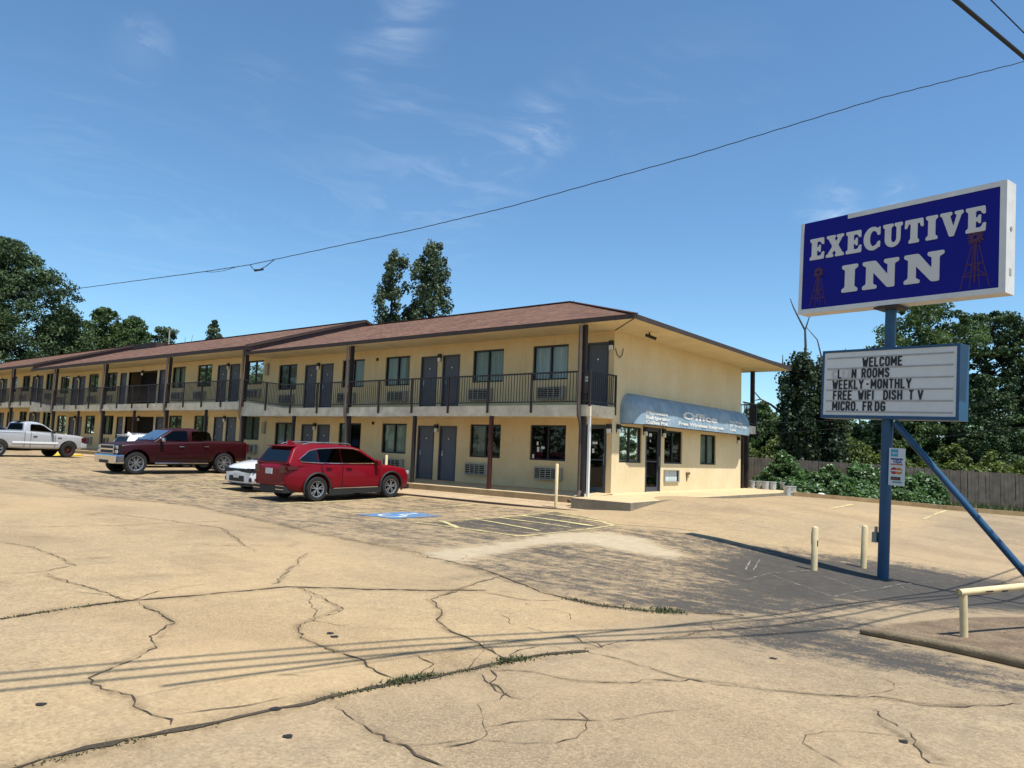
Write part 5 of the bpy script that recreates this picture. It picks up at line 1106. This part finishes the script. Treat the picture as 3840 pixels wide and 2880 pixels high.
# ------------------------------------------------------------------ bollards, rail, log edge
def bollard(name, x, y, h, r, label, group, tilt=(0, 0)):
    mb = MB(); mb.lathe([(r, -.2), (r, h-.02), (r*.8, h), (.001, h+.012)], 16); o = mb.build(name, 'pole_yellow', None, smooth=True, angle=40); o.location = (x, y, g(x, y)); o.rotation_euler = (tilt[0], tilt[1], 0)
    return tag(o, label, 'bollard', group)
b1 = bollard('bollard', 7.80, -5.90, .77, .057, 'pale yellow pipe bollard left of the blue sign pole, its paint rubbed black', 'yellow bollards by the sign', (0, R(1.5)))
mb = MB(); mb.box((-.060, -.02, .46), (-.053, .028, .68)); mb.box((.053, -.03, .44), (.059, .0, .54)); mb.build('paint_scar', 'black_metal', b1)
bollard('bollard', 8.29, -4.47, .80, .057, 'clean pale yellow pipe bollard directly behind the sign pole base', 'yellow bollards by the sign', (0, R(2.5)))
for x, y, lb in ((-8.2, -1.95, 'thin yellow post in front of the grey room doors beside the red SUV'), (-.36, -2.42, 'thin yellow post at the corner of the walkway by the office door'), (-36.6, -2.2, 'thin yellow post on the yellow kerb behind the maroon pickup')):
    h = 1.22; mb = MB(); zz = -.35+dz(x); mb.lathe([(.048, 0), (.048, h-.015), (.035, h), (.001, h+.008)], 12); o = mb.build('guard_post', 'pole_yellow', None, smooth=True, angle=40); o.location = (x, y, zz); tag(o, lb, 'post', 'yellow guard posts along the walkway')
mb = MB(); q = [(-37.9,-1.7),(-35.2,-2.5),(-33.4,-3.5),(-35.6,-3.3)]
mb.add([(-38.4,-1.75,.02),(-34.6,-1.9,.02),(-33.6,-3.6,-.08),(-37.6,-3.6,-.06),(-38.4,-1.75,-.3),(-34.6,-1.9,-.3),(-33.6,-3.6,-.3),(-37.6,-3.6,-.3)], [(0,1,2,3),(0,1,5,4),(1,2,6,5),(2,3,7,6),(3,0,4,7)]); o = mb.build('kerb_ramp', 'yellow_pad'); tag(o, 'short ramp painted yellow at the kerb behind the pickups', 'ramp', kind='structure')
rl = empty('pipe_rail', (10.7, -10.62, g(10.7, -10.62)), label='low yellow pipe guard rail with peeling paint in the dirt by the road', cat='rail')
for a_, b_ in (((0, 0, -.2), (0, 0, .44)), ((3.0, 5.6, -.3), (3.0, 5.6, .6))): mb = MB(); mb.tube([a_, b_], .039, 14); mb.build('post', 'pole_yellow', rl, smooth=True, angle=40)
mb = MB(); a, b = Vector((-.03, -.07, .46)), Vector((3.3, 6.15, .66)); mb.tube([a, b], .037, 16, caps=False); mb.tube([a+(b-a)*.002, a+(b-a)*.01], .031, 16); mb.build('top_pipe', 'pole_yellow', rl, smooth=True, angle=60)
mb = MB()
mb = MB(); d_ = (b-a).normalized(); 
for k in range(26):
    t = rng.uniform(.03, .9); p = a+(b-a)*t; s_ = Vector((.062*d_.y, -.062*d_.x, -.0)); l_ = rng.uniform(.015, .06); zz = rng.uniform(-.018, .006); yo = math.sqrt(max(.0375**2-zz*zz*.6, 1e-6)); n_ = Vector((d_.y, -d_.x, 0)).normalized()
    mb.poly([p+n_*yo*1.03+Vector((0, 0, zz))-d_*l_, p+n_*yo*1.03+Vector((0, 0, zz))+d_*l_, p+n_*math.sqrt(max(.0375**2-(zz-.016)**2*.6, 1e-6))*1.03+Vector((0, 0, zz-.016))+d_*l_*.8, p+n_*math.sqrt(max(.0375**2-(zz-.016)**2*.6, 1e-6))*1.03+Vector((0, 0, zz-.016))-d_*l_*.6])
mb.build('paint_flake', 'brown_trim', rl)
mb = MB(); pts = [(9.86,-11.33),(10.2,-11.40),(10.52,-11.47),(10.9,-11.62),(11.3,-11.80),(11.9,-12.05),(12.6,-12.35)]
mb.tube([(x, y, g(x, y)+.035) for x, y in pts], [.035,.05,.052,.055,.055,.058,.06], 12); o = mb.build('log_edging', 'log_wood', None, smooth=True, angle=60); tag(o, 'weathered brown log edging lying along the bare dirt island', 'edging')

# ------------------------------------------------------------------ right lot: kerb, fence, buckets, litter
mb = MB(); kp = [(2.2,10.55),(3.67,11.2),(6.1,12.5),(8.2,13.1),(10,14.2),(14,16.4),(20,19.6)]
for (x0_, y0_), (x1_, y1_) in zip(kp[:-1], kp[1:]): mb.beam((x0_, y0_, g(x0_, y0_)+.03), (x1_, y1_, g(x1_, y1_)+.03), .16, .26)
o = mb.build('kerb', 'riser_concrete'); tag(o, 'stained concrete kerb at the back of the side lot', 'kerb', kind='structure')
fdir = Vector((.875, .484, 0)).normalized(); f0 = Vector((5.8, 18.5, 0)); fz0, fz1 = g(5.8, 18.5), g(18, 25)
fence = empty('wooden_fence', (f0.x, f0.y, 0), label='weathered grey plank privacy fence behind the side lot', cat='fence')
mb = MB(); t = -11.0; nrm = Vector((-fdir.y, fdir.x, 0))
while t < 22:
    p = fdir*t+nrm*rng.normal(0, .008); wd_ = rng.uniform(.132, .15); zb = g(f0.x+p.x, f0.y+p.y)-.05; h = 1.62+rng.normal(0, .018); lean = rng.normal(0, .006); a_ = p; b_ = p+fdir*wd_
    c_ = nrm*.02; mb.add([a_+Vector((0,0,zb)), b_+Vector((0,0,zb)), b_+Vector((lean,0,zb+h-.03)), b_-fdir*.035+Vector((lean,0,zb+h)), a_+fdir*.035+Vector((lean,0,zb+h)), a_+Vector((lean,0,zb+h-.03))]+[q+c_ for q in (a_+Vector((0,0,zb)), b_+Vector((0,0,zb)), b_+Vector((lean,0,zb+h-.03)), b_-fdir*.035+Vector((lean,0,zb+h)), a_+fdir*.035+Vector((lean,0,zb+h)), a_+Vector((lean,0,zb+h-.03)))],
        [(0,1,2,3,4,5),(11,10,9,8,7,6)]+[(i, 6+i, 6+(i+1) % 6, (i+1) % 6) for i in range(6)]); t += wd_+rng.uniform(.004, .014)
mb.build('plank_panel', 'fence_wood', fence)
for z in (.35, 1.25):
    mb = MB(); a_, b_ = fdir*-11+nrm*.06, fdir*22+nrm*.06; mb.beam((a_.x, a_.y, g(f0.x+a_.x, f0.y+a_.y)+z), (b_.x, b_.y, g(f0.x+b_.x, f0.y+b_.y)+z), .05, .09); mb.build('rail', 'fence_wood', fence)
BK = [(-.15,12.3,-.045,.92,'white bucket, leftmost of the row at the rear corner of the motel'),(.38,11.75,-.045,1.0,'white bucket second from the left in the row by the motel'),(.70,11.6,-.045,1.0,'white bucket in the middle of the row on the walkway'),(.96,11.75,-.045,1.0,'white bucket fourth from the left in the row on the walkway'),(1.2,12.3,-.045,.95,'dented white bucket, last in the row on the walkway'),(2.05,10.25,None,1.05,'white bucket standing on the lot just off the walkway end'),(1.75,11.9,None,.95,'white bucket behind the kerb in front of the ivy')]
for i, (x, y, z, s, lb) in enumerate(BK):
    r = empty('bucket', (x, y, g(x, y) if z is None else z), (0, 0, i*1.3), label=lb, cat='bucket', group='white buckets by the ivy'); r.scale = (s, s, s)
    mb = MB(); mb.lathe([(.001, .01), (.122, .0), (.145, .33), (.156, .335), (.156, .37), (.140, .37), (.118, .03), (.001, .03)], 20); mb.build('pail', 'bucket_white', r, smooth=True, angle=40)
    mb = MB(); mb.tube([(.155*math.cos(t), .155*math.sin(t)*.35-.12, .33-.16*math.sin(t)) for t in np.linspace(0, math.pi, 10)], .004, 5); mb.build('handle', 'alloy', r)
r = empty('storage_tub', (5.15, 14.2, g(5.15, 14.2)), label='black plastic tub with a white lid in the weeds by the fence', cat='tub')
mb = MB(); mb.add([(-.32,-.2,0),(.32,-.2,0),(.32,.2,0),(-.32,.2,0),(-.38,-.25,.36),(.38,-.25,.36),(.38,.25,.36),(-.38,.25,.36)], [(0,3,2,1),(0,1,5,4),(1,2,6,5),(2,3,7,6),(3,0,4,7)]); mb.build('tub', 'black_plastic', r)
mb = MB(); mb.prism([(-.40,-.27,.36),(.42,-.25,.38),(.38,.27,.47),(-.30,.27,.46)], (0, 0, .03)); mb.build('lid', 'white_paint', r)
me = bpy.data.meshes.new('bag'); bm = bmesh.new(); bmesh.ops.create_icosphere(bm, subdivisions=3, radius=.14)
for v in bm.verts: v.co *= 1+.22*math.sin(9*v.co.x+4)*math.cos(11*v.co.y)+.12*math.sin(23*v.co.z); v.co.z = max(v.co.z*.8+.09, 0)
bm.to_mesh(me); bm.free(); o = link('plastic_bag', me, None, ['white_paint']); o.location = (3.0, 11.6, g(3.0, 11.6)); tag(o, 'crumpled white plastic bag lying against the kerb by the ivy', 'bag')

# ------------------------------------------------------------------ overhead wires
def wire(pts, r, label, sag=0, wob=0, name='overhead_wire'):
    q = []
    for a, b in zip(pts[:-1], pts[1:]):
        a, b = Vector(a), Vector(b); n = 24
        for k in range(n): t = k/n; p = a+(b-a)*t; p.z -= sag*4*t*(1-t); q.append(p+Vector((0, 0, wob*math.sin(len(q)*1.9))))
    q.append(Vector(pts[-1])); mb = MB(); mb.tube(q, list(np.linspace(r[0], r[1], len(q))) if isinstance(r, tuple) else r, 6); o = mb.build(name, 'wire_black', None, smooth=True, angle=80); return tag(o, label, 'wire', 'overhead wires')
wire([(-56.77,-.62,12.11),(-41.59,-1.07,10.76),(-22.85,-1.63,9.52),(-18.46,-1.76,9.27),(-16.69,-1.81,9.23),(-7.1,-2.1,9.01),(-2.7,-2.23,8.99),(3.73,-2.42,9.16),(8.23,-2.55,9.4),(10.9,-2.63,9.38),(18,-2.9,9.5)], (.021, .007), 'long twisted cable drooping across the sky above the motel', 0, .006)
mb = MB(); mb.tube([(-22.85,-1.63,9.52),(-21.8,-1.66,9.36),(-20.8,-1.69,9.30),(-19.6,-1.73,9.33),(-18.46,-1.76,9.27)], .012, 5); mb.tube([(-18.46,-1.76,9.27),(-18.1,-1.77,9.0),(-17.6,-1.78,8.93),(-17.1,-1.8,9.0),(-16.4,-1.81,9.23)], .018, 5); mb.tube([(-18.0,-1.77,8.93),(-17.3,-1.79,8.90)], .045, 6)
o = mb.build('cable_splice', 'wire_black', None, smooth=True); tag(o, 'looped black splice hanging on the long cable left of the vine tree', 'cable splice')
wire([(9.5,-17.7,5.4),(10.97,-12.53,5.39),(11.37,-11.12,5.39),(11.9,-8.8,5.4),(12.4,-5,5.4),(13.3,0,5.4)], .022, 'thick black wire at the top right corner of the sky, the lower one')
wire([(9.9,-17.05,5.63),(11.18,-11.94,5.63),(11.38,-11.15,5.63),(13.4,-3.4,5.63)], .007, 'thin black wire above the thick one at the top right corner')
for pts, lb in (([(-2.4,13.5,2.75),(-.99,13.47,2.84),(3.62,13.33,3.08),(7.98,12.99,3.61),(9.83,11.91,3.87),(14,10,4.6)], 'topmost of the three wires strung before the trees on the right'), ([(-2.4,13.5,2.25),(-.99,13.47,2.34),(2.7,12.7,2.6),(7.97,12.98,3.25),(9.82,11.9,3.45),(14,10,4.1)], 'middle one of the three wires strung before the trees on the right'), ([(-2.4,13.4,1.2),(-.98,13.48,1.43),(4.66,13.4,2.05),(7.2,12.9,2.4),(9.81,11.89,2.75),(14,10,3.4)], 'lowest of the three wires strung before the trees on the right')):
    wire(pts, .013, lb)
for pts, r_, lb in (([(5.2,-21),(6.54,-18.13),(7.01,-16.99),(7.62,-15.52),(8.52,-13.65),(9.11,-12.45),(9.66,-11.16),(10.31,-7.6),(10.78,-4.2),(11.8,3)], .023, 'roadside wire nearest the camera, known by the lowest of the line shadows on the lot'),
    ([(5,-21),(6.34,-18.07),(6.83,-16.89),(7.48,-15.38),(8.4,-13.43),(9.08,-11.73),(9.5,-10.0),(10.1,-5.6),(10.7,-2.9),(11.6,3)], .023, 'roadside wire that casts the second line shadow on the lot'),
    ([(4.8,-21),(6.16,-18.02),(6.66,-16.8),(7.33,-15.23),(8.27,-13.19),(9.1,-10.84),(9.6,-7.8),(10.64,-1.9),(11.5,4)], .02, 'roadside wire that casts the third line shadow on the lot')):
    h = 7.2; ox, oy = h/math.tan(SUN_EL)*math.cos(SUN_AZ), h/math.tan(SUN_EL)*math.sin(SUN_AZ)
    wire([(x+ox, y+oy, g(x, y)+h) for x, y in pts], r_, lb)

# ------------------------------------------------------------------ trees and shrubs
def leaf_mesh(cent, rad, per, size, flat=.75, asp=1.0, tone=None, droop=0, up=0.0):
    """clumps of small leaf faces: cent (n,3), rad (n,), tone per clump"""
    cent = np.asarray(cent, float); rad = np.asarray(rad, float); n = len(cent); per = np.broadcast_to(np.asarray(per), n).astype(int)
    ci_ = np.repeat(np.arange(n), per); m = len(ci_)
    d = rng.normal(0, 1, (m, 3)); d /= np.linalg.norm(d, axis=1)[:, None]; q = rng.uniform(.15, 1, m)**.5
    p = cent[ci_]+d*(rad[ci_]*q)[:, None]*np.array([1, 1, flat]); p[:, 2] -= droop*rng.uniform(0, 1, m)*rad[ci_]
    nn = d*.7+rng.normal(0, .6, (m, 3))+np.array([0, 0, up]); nn /= np.linalg.norm(nn, axis=1)[:, None]
    t = rng.normal(0, 1, (m, 3)); u = np.cross(nn, t); u /= np.linalg.norm(u, axis=1)[:, None]; v = np.cross(nn, u)
    s = size*rng.uniform(.55, 1.25, m)[:, None]
    V = np.stack([p-u*s*.5*asp-v*s*.15, p-v*s*.55, p+u*s*.5*asp-v*s*.1, p+v*s*.6], 1).reshape(-1, 3)
    base = rng.uniform(0, 1, n) if tone is None else np.asarray(tone)
    tn = np.clip(base[ci_]*.75+rng.normal(0, .17, m)+.12, 0, 1)
    return V, tn
def leaf_obj(name, V, tn, mat, parent=None):
    m = len(V)//4; me = bpy.data.meshes.new(name); me.vertices.add(m*4); me.vertices.foreach_set('co', V.astype(np.float32).ravel()); me.loops.add(m*4); me.loops.foreach_set('vertex_index', np.arange(m*4, dtype=np.int32))
    me.polygons.add(m); me.polygons.foreach_set('loop_start', np.arange(0, m*4, 4, dtype=np.int32)); me.update(); me.validate()
    a = me.attributes.new('tone', 'FLOAT', 'FACE'); a.data.foreach_set('value', tn[:len(me.polygons)].astype(np.float32)); return link(name, me, parent, [mat])
def tree(name, label, x, y, z1, zc0, rad, prof, n, per, size, crad, mat, cat='tree', group=None, lean=0, shell=.5, flat=.7, asp=1.0, lobes=None, trunk=.16, droop=0, core=0):
    """trunk with limbs; crown made of leaf clumps inside a profile of radius by height"""
    z0 = g(x, y); r = empty(name, (x, y, z0), label=label, cat=cat, group=group); H = z1-z0; c0 = zc0-z0
    lob = lobes if lobes is not None else [(rng.uniform(0, 6.28), rng.uniform(.1, .3), rng.integers(2, 5)) for _ in range(3)]
    C_, Rd = [], []
    for _ in range(n):
        t = rng.uniform(0, 1)**.9; zz = c0+(H-c0)*t; a = rng.uniform(0, 6.283); R0 = rad*np.interp(t, [p[0] for p in prof], [p[1] for p in prof])
        R0 *= 1+sum(am*math.sin(k*a+ph+4*t) for ph, am, k in lob)*.6; q = (shell+(1-shell)*rng.uniform()) if rng.uniform() < .78 else rng.uniform(0, shell)
        C_.append((R0*q*math.cos(a)+lean*t, R0*q*math.sin(a), zz+rng.normal(0, .2))); Rd.append(crad*rng.uniform(.6, 1.3)*(.55+.45*min(1, R0/rad+.2)))
    V, tn = leaf_mesh(C_, Rd, per, size, flat, asp, droop=droop)
    leaf_obj('crown', V, tn, mat, r)
    mb = MB(); top = c0+(H-c0)*.85; tr = trunk
    mb.tube([(0, 0, -.3), (.02, 0, H*.2), (lean*.3+.05, .03, (c0+H)*.35), (lean*.7, 0, top)], [tr, tr*.85, tr*.65, tr*.15], 8)
    for cx, cy, cz in [C_[i] for i in rng.choice(len(C_), min(18, len(C_)), False)]:
        zb = max(c0*.8, cz-math.hypot(cx, cy)*.7); zb = min(zb, top); mb.tube([(lean*.5*zb/H, 0, zb), (cx*.5, cy*.5, zb+(cz-zb)*.4), (cx*.95, cy*.95, cz)], [tr*.35, tr*.22, tr*.06], 5)
    mb.build('trunk', 'bark', r, smooth=True); return r
DOME = [(0, .75), (.25, 1.0), (.5, .95), (.75, .72), (.92, .42), (1, .15)]; OVAL = [(0, .4), (.2, .85), (.5, 1), (.8, .75), (1, .2)]; COLUMN = [(0, .8), (.3, 1), (.7, .9), (.9, .75), (1, .4)]; SPIRE = [(0, .9), (.3, 1), (.6, .7), (.85, .4), (1, .1)]; FLATTOP = [(0, .5), (.3, .7), (.6, 1), (.85, .9), (1, .5)]
G1 = 'trees beyond the left end of the motel'
tree('pine_tree', 'tallest dark pine with a broad domed crown at the far left edge', -77.0, 5.2, 20.9, 2.2, 7.4, DOME, 720, 100, .33, 1.1, 'pine_needles', group=G1, flat=.6, asp=.5, trunk=.35)
tree('pine_tree', 'dark pine crowded behind the tallest one, cut by the left edge', -85, 1.5, 17.5, 3, 6.2, DOME, 300, 100, .33, 1.1, 'pine_needles', group=G1, flat=.6, asp=.5, trunk=.35)
tree('pine_tree', 'lower pine filling the right flank of the tallest pine', -78.5, 11.8, 14.8, 2, 4.2, DOME, 260, 95, .32, 1.0, 'pine_needles', group=G1, flat=.6, asp=.5, trunk=.3)
tree('broad_leaf_tree', 'rounded dark leafy tree between the big pine and the paler trees', -79.8, 16.4, 16.0, 3, 3.7, OVAL, 270, 110, .21, .8, 'broad_leaves', group=G1)
tree('broad_leaf_tree', 'narrower leafy tree with a ragged peak, right of the rounded one', -77.0, 18.6, 15.2, 3, 3.0, OVAL, 220, 100, .21, .75, 'broad_leaves', group=G1)
tree('broad_leaf_tree', 'low loose pale tree whose top shows over the middle roof', -69, 18.8, 13.3, 3, 3.1, OVAL, 170, 60, .20, .6, 'vine_leaves', group=G1)
tree('broad_leaf_tree', 'low tree tucked behind the step between the two left roofs', -73.5, 18.0, 13.0, 3, 3.0, OVAL, 180, 90, .21, .75, 'broad_leaves', group=G1)
tree('poplar_tree', 'small pointed poplar standing over the roof vent', -48.0, 12.9, 11.6, 2, 1.15, SPIRE, 110, 70, .17, .40, 'vine_leaves')
mb = MB(); r = empty('bare_sapling', (-66.5, 19.6, g(-66.5, 19.6)), label='thin bare sapling with twigs between the pale tree and the poplar', cat='tree')
mb.tube([(0,0,0),(.1,0,7),(.3,0,12.0)], [.1,.07,.02], 5); mb.tube([(.1,0,7.5),(.9,.2,10.2),(1.3,.3,12.2)], [.05,.03,.015], 5); mb.tube([(.15,0,8.5),(-.4,0,10.6),(-.6,0,11.6)], [.04,.02,.012], 5); mb.build('trunk', 'dead_wood', r)
# two stems wrapped in vines behind the motel roof
def vine_tree(label, x, y, z1, rad, n, seed_lobes, mat, lean=0, prof=COLUMN, size=.22, zc0=3, group=None, dead=(), per=46, crad=.42):
    r = tree('vine_covered_tree', label, x, y, z1, zc0, rad, prof, n, per, size, crad, mat, lean=lean, shell=.55, flat=1.1, lobes=seed_lobes, trunk=.25, droop=1.0, group=group)
    if dead:
        mb = MB()
        for pts, r0_ in dead: mb.tube(pts, [r0_*(1-.75*i/(len(pts)-1)) for i in range(len(pts))], 6)
        mb.build('dead_limb', 'dead_wood', r, smooth=True)
    return r
GV = 'vine covered tree behind the roof'
vine_tree('slimmer left stem of the vine covered pair behind the motel roof', -28.3, 15.5, 15.3, 1.25, 120, [(1, .6, 2), (2, .45, 3)], 'vine_leaves', .25, COLUMN, .165, 5, GV, per=85, crad=.40)
vine_tree('wider right stem of the vine covered pair behind the motel roof', -25.9, 17.1, 15.8, 1.62, 210, [(.5, .45, 2), (3, .4, 3)], 'vine_leaves', .2, [(0, .95), (.4, 1), (.75, .95), (.92, .75), (1, .35)], .165, 5, GV, per=85, crad=.42)
vine_tree('bushy vine growth joining the two stems low behind the roof', -26.9, 16.6, 11.4, 2.0, 150, None, 'vine_leaves', 0, OVAL, .165, 5, GV, per=80)
# right side
GR = 'vine covered snags right of the motel'
vine_tree('left vine covered snag with forked dead branches rising from its top', -2.3, 25.6, 7.5, 1.15, 260, [(1, .15, 2)], 'dark_vine', .05, [(0, .8), (.25, .9), (.6, 1), (.85, 1.0), (1, .55)], .17, -.2, GR,
    dead=[([(.25,.1,6.5),(.35,.2,8.6),(.30,.25,9.6),(-.15,.1,10.6),(-.35,.0,11.1),(-.5,-.1,11.6)], .09), ([(.30,.25,9.6),(.5,.3,10.3),(.72,.4,11.1)], .05), ([(.9,.4,6.0),(1.15,.6,8.0),(.95,.5,9.0),(.36,.25,9.8)], .07), ([(-.8,-.3,4.4),(-1.5,-.6,5.0),(-2.0,-.9,5.3),(-2.5,-1.2,6.0)], .09), ([(-2.0,-.9,5.3),(-2.45,-1.3,5.15)], .05), ([(-.9,-.2,7.0),(-.9,-.2,8.1)], .07)], per=60)
vine_tree('right vine covered snag whose crown is cut by the letter board', -.9, 26.9, 7.7, 1.15, 250, [(2, .2, 2)], 'dark_vine', 0, [(0, .8), (.3, 1), (.65, .9), (.85, .8), (1, .3)], .17, -.2, GR, dead=[([(-.3,0,7),(-.35,0,8.3)], .06), ([(.5,.2,7.2),(.9,.3,8.6)], .06)], per=60)
G2 = 'trees behind the sign'
tree('oak_tree', 'broad leafy tree directly behind the sign, its crown between sign and letter board', 1.4, 42.6, 13.4, 5, 3.9, FLATTOP, 170, 120, .19, .72, 'broad_leaves', group=G2, trunk=.3)
tree('pine_tree', 'flat topped pine right of the letter board', 5.0, 49.0, 13.6, 5.5, 3.4, FLATTOP, 130, 130, .20, .68, 'pine_needles', group=G2, flat=.5, trunk=.28)
tree('pine_tree', 'pine with a leaning bare limb behind the right end of the letter board', 3.4, 47.2, 11.3, 4.8, 2.3, FLATTOP, 75, 120, .20, .62, 'pine_needles', group=G2, flat=.5, trunk=.25)
tree('pine_tree', 'dark pine cut by the right edge of the view', 8.2, 50.5, 12.4, 4.5, 3.0, FLATTOP, 130, 120, .20, .75, 'pine_needles', group=G2, flat=.6, trunk=.28)
for i, (x, y, z, rr, m_, lb) in enumerate([(6.0,39.8,7.6,2.5,'pine_needles','young pine over the fence, below the flat topped pine'),(8.6,42.2,8.3,2.7,'pine_needles','young pine over the fence at the right edge'),(3.4,42.0,6.4,2.2,'pine_needles','young dark pine behind the brace of the sign'),(-9.8,40.2,5.5,1.9,'broad_leaves','small round tree beside the rear balcony post'),(-7.6,40.2,5.0,1.7,'broad_leaves','small round tree left of the vine covered snags'),(-11.4,39.0,4.2,1.7,'broad_leaves','low tree seen under the rear eave'),(-3.4,39.8,4.3,2.1,'broad_leaves','leafy tree under the left half of the letter board'),(-1.3,41.4,4.5,2.0,'broad_leaves','leafy tree just left of the sign pole'),(1.1,40.6,5.0,2.2,'broad_leaves','leafy tree just right of the sign pole'),(10.8,42.5,7.0,2.6,'pine_needles','young pine outside the right edge of the fence view'),(-5.4,41.0,4.2,1.9,'broad_leaves','leafy tree directly behind the left snag')]):
    tree('pine_tree' if m_ == 'pine_needles' else 'broad_leaf_tree', lb, x, y, z, .2, rr, OVAL if m_ != 'pine_needles' else SPIRE, 170, 110, .155, .55, m_, group=G2, trunk=.16, flat=.7)
def shrub(name, label, x, y, h, rx, ry, n, per, size, mat, group, crad=.32, z=None):
    z0 = g(x, y) if z is None else z; r = empty(name, (x, y, z0), label=label, cat='shrub', group=group); C_, Rd = [], []
    ph = rng.uniform(0, 6.28, 4)
    for _ in range(n):
        a, q = rng.uniform(0, 6.283), rng.uniform(0, 1)**.5; px, py = rx*q*math.cos(a), ry*q*math.sin(a); hh = h*math.sqrt(max(0, 1-q*q))*(.75+.25*math.sin(3*px+ph[0])*math.cos(2.3*py+ph[1])); C_.append((px, py, hh*rng.uniform(.15, 1)**.6)); Rd.append(crad*rng.uniform(.6, 1.3))
    V, tn = leaf_mesh(C_, Rd, per, size, .8, 1.15, up=.5); V[:, 2] = np.maximum(V[:, 2], -.05); leaf_obj('foliage', V, tn, mat, r)
    mb = MB()
    for cx, cy, cz in [C_[i] for i in rng.choice(len(C_), min(9, n), False)]: mb.tube([(cx*.3, cy*.3, -.1), (cx*.7, cy*.7, cz*.6), (cx, cy, cz)], [.03, .02, .008], 5)
    mb.build('stem', 'bark', r); return r
for x, y, h, rx, ry, lb in [(-8.4,31.5,2.7,2.0,1.4,'sunlit bush behind the row of buckets'),(-5.6,32.6,2.4,2.0,1.4,'sunlit yellow green bush left of the snag trunks'),(-3.2,31.5,2.9,1.7,1.3,'tall yellow green bush in front of the snag trunks'),(-1.0,32.6,2.6,1.7,1.3,'yellow green bush under the letter board'),(1.2,33.2,2.3,1.9,1.3,'bush seen just left of the blue pole'),(4.4,34.4,2.5,1.8,1.3,'yellow green bush right of the card sign'),(7.0,35.5,2.2,1.9,1.3,'dark bush above the fence'),(-11.0,30.5,2.6,2.0,1.4,'bush half hidden by the rear corner of the motel')]:
    shrub('bush', lb, x, y, h*1.5, rx*1.2, ry, 210, 90, .13, 'bush_leaves', 'bushes beyond the fence', .42)
for x, y, h, rx, ry, lb in [(.6,14.2,1.75,1.25,.9,'ivy mound rising behind the buckets'),(2.2,14.7,1.6,1.05,.8,'ivy mound right of the buckets with sunlit leaves'),(3.5,16.3,1.62,1.1,.8,'tall ivy mound under the right half of the letter board'),(4.5,16.85,1.75,1.15,.8,'tallest ivy mound, left of the blue sign pole'),(5.7,17.6,1.5,.75,.7,'ivy mound right of the blue sign pole, climbing the fence'),(3.9,12.4,.62,.9,.55,'low ivy spilling over the kerb under the letter board'),(5.3,13.0,.55,.8,.5,'low ivy trailing over the kerb by the sign pole'),(6.2,13.4,.40,.6,.5,'low ivy patch right of the sign pole'),(1.6,12.9,.75,.9,.7,'low ivy around the last bucket'),(3.4,15.3,.8,1.0,.7,'sparse ivy in front of the bare fence stretch')]:
    shrub('ivy_mound', lb, x, y, h*1.08, rx*1.15, ry*1.1, int(190*rx*ry)+60, 60, .115, 'ivy_leaves', 'ivy along the fence', .20)
V, tn = leaf_mesh([(rng.uniform(.5, 22), 0, 0) for _ in range(1)], [.1], 4, .1)
# grass strip before the fence, and a far belt of woods closing the horizon
mb = MB(); ps = []
for _ in range(5200):
    t = rng.uniform(-8, 18); q = rng.uniform(-3.6, -.1); p = f0+fdir*t+nrm*q*-1*-1; z = g(p.x, p.y); h = rng.uniform(.08, .32); a = rng.uniform(0, 6.28); dx, dy = .02*math.cos(a), .02*math.sin(a)
    mb.add([(p.x-dx, p.y-dy, z), (p.x+dx, p.y+dy, z), (p.x+rng.normal(0, .07), p.y+rng.normal(0, .07), z+h)], [(0, 1, 2)])
o = mb.build('grass', 'weed_leaves'); at = o.data.attributes.new('tone', 'FLOAT', 'FACE'); at.data.foreach_set('value', rng.uniform(.2, 1, len(o.data.polygons)).astype(np.float32)); tag(o, 'rough grass growing along the foot of the fence', 'grass', kind='stuff')
# the belt closes the horizon behind the lot; added unseen belts darken glass reflections
C_, Rd = [], []
for k in range(4200):
    a = rng.uniform(-30, 62); x = -60+a*2.2; y = 66+rng.normal(0, 3)+.12*(x+60)
    if k >= 1500: x = rng.uniform(-150, 45); y = -62-.1*x+rng.normal(0, 2.5)  # added out of view across the road, gives the glass something dark to mirror
    if k >= 2150: x = -128+rng.normal(0, 3); y = rng.uniform(-80, -6)  # added out of view at left, tall enough to keep sky off the windows
    h = (6.2 if k < 2150 else 16)+1.2*math.sin(x*.35)+.8*math.sin(x*.9); C_.append((x, y, g(x, max(min(y, 60), -60))+h*rng.uniform(0, 1)**.7)); Rd.append(rng.uniform(.8, 1.6))
V, tn = leaf_mesh(C_, Rd, 34, .5, .75); o = leaf_obj('woods', V, tn, 'broad_leaves'); tag(o, 'continuous belt of green woods closing the view beyond the lot', 'woods', kind='stuff')
for q in [m for m in bpy.data.meshes if m.users == 0]: bpy.data.meshes.remove(q)
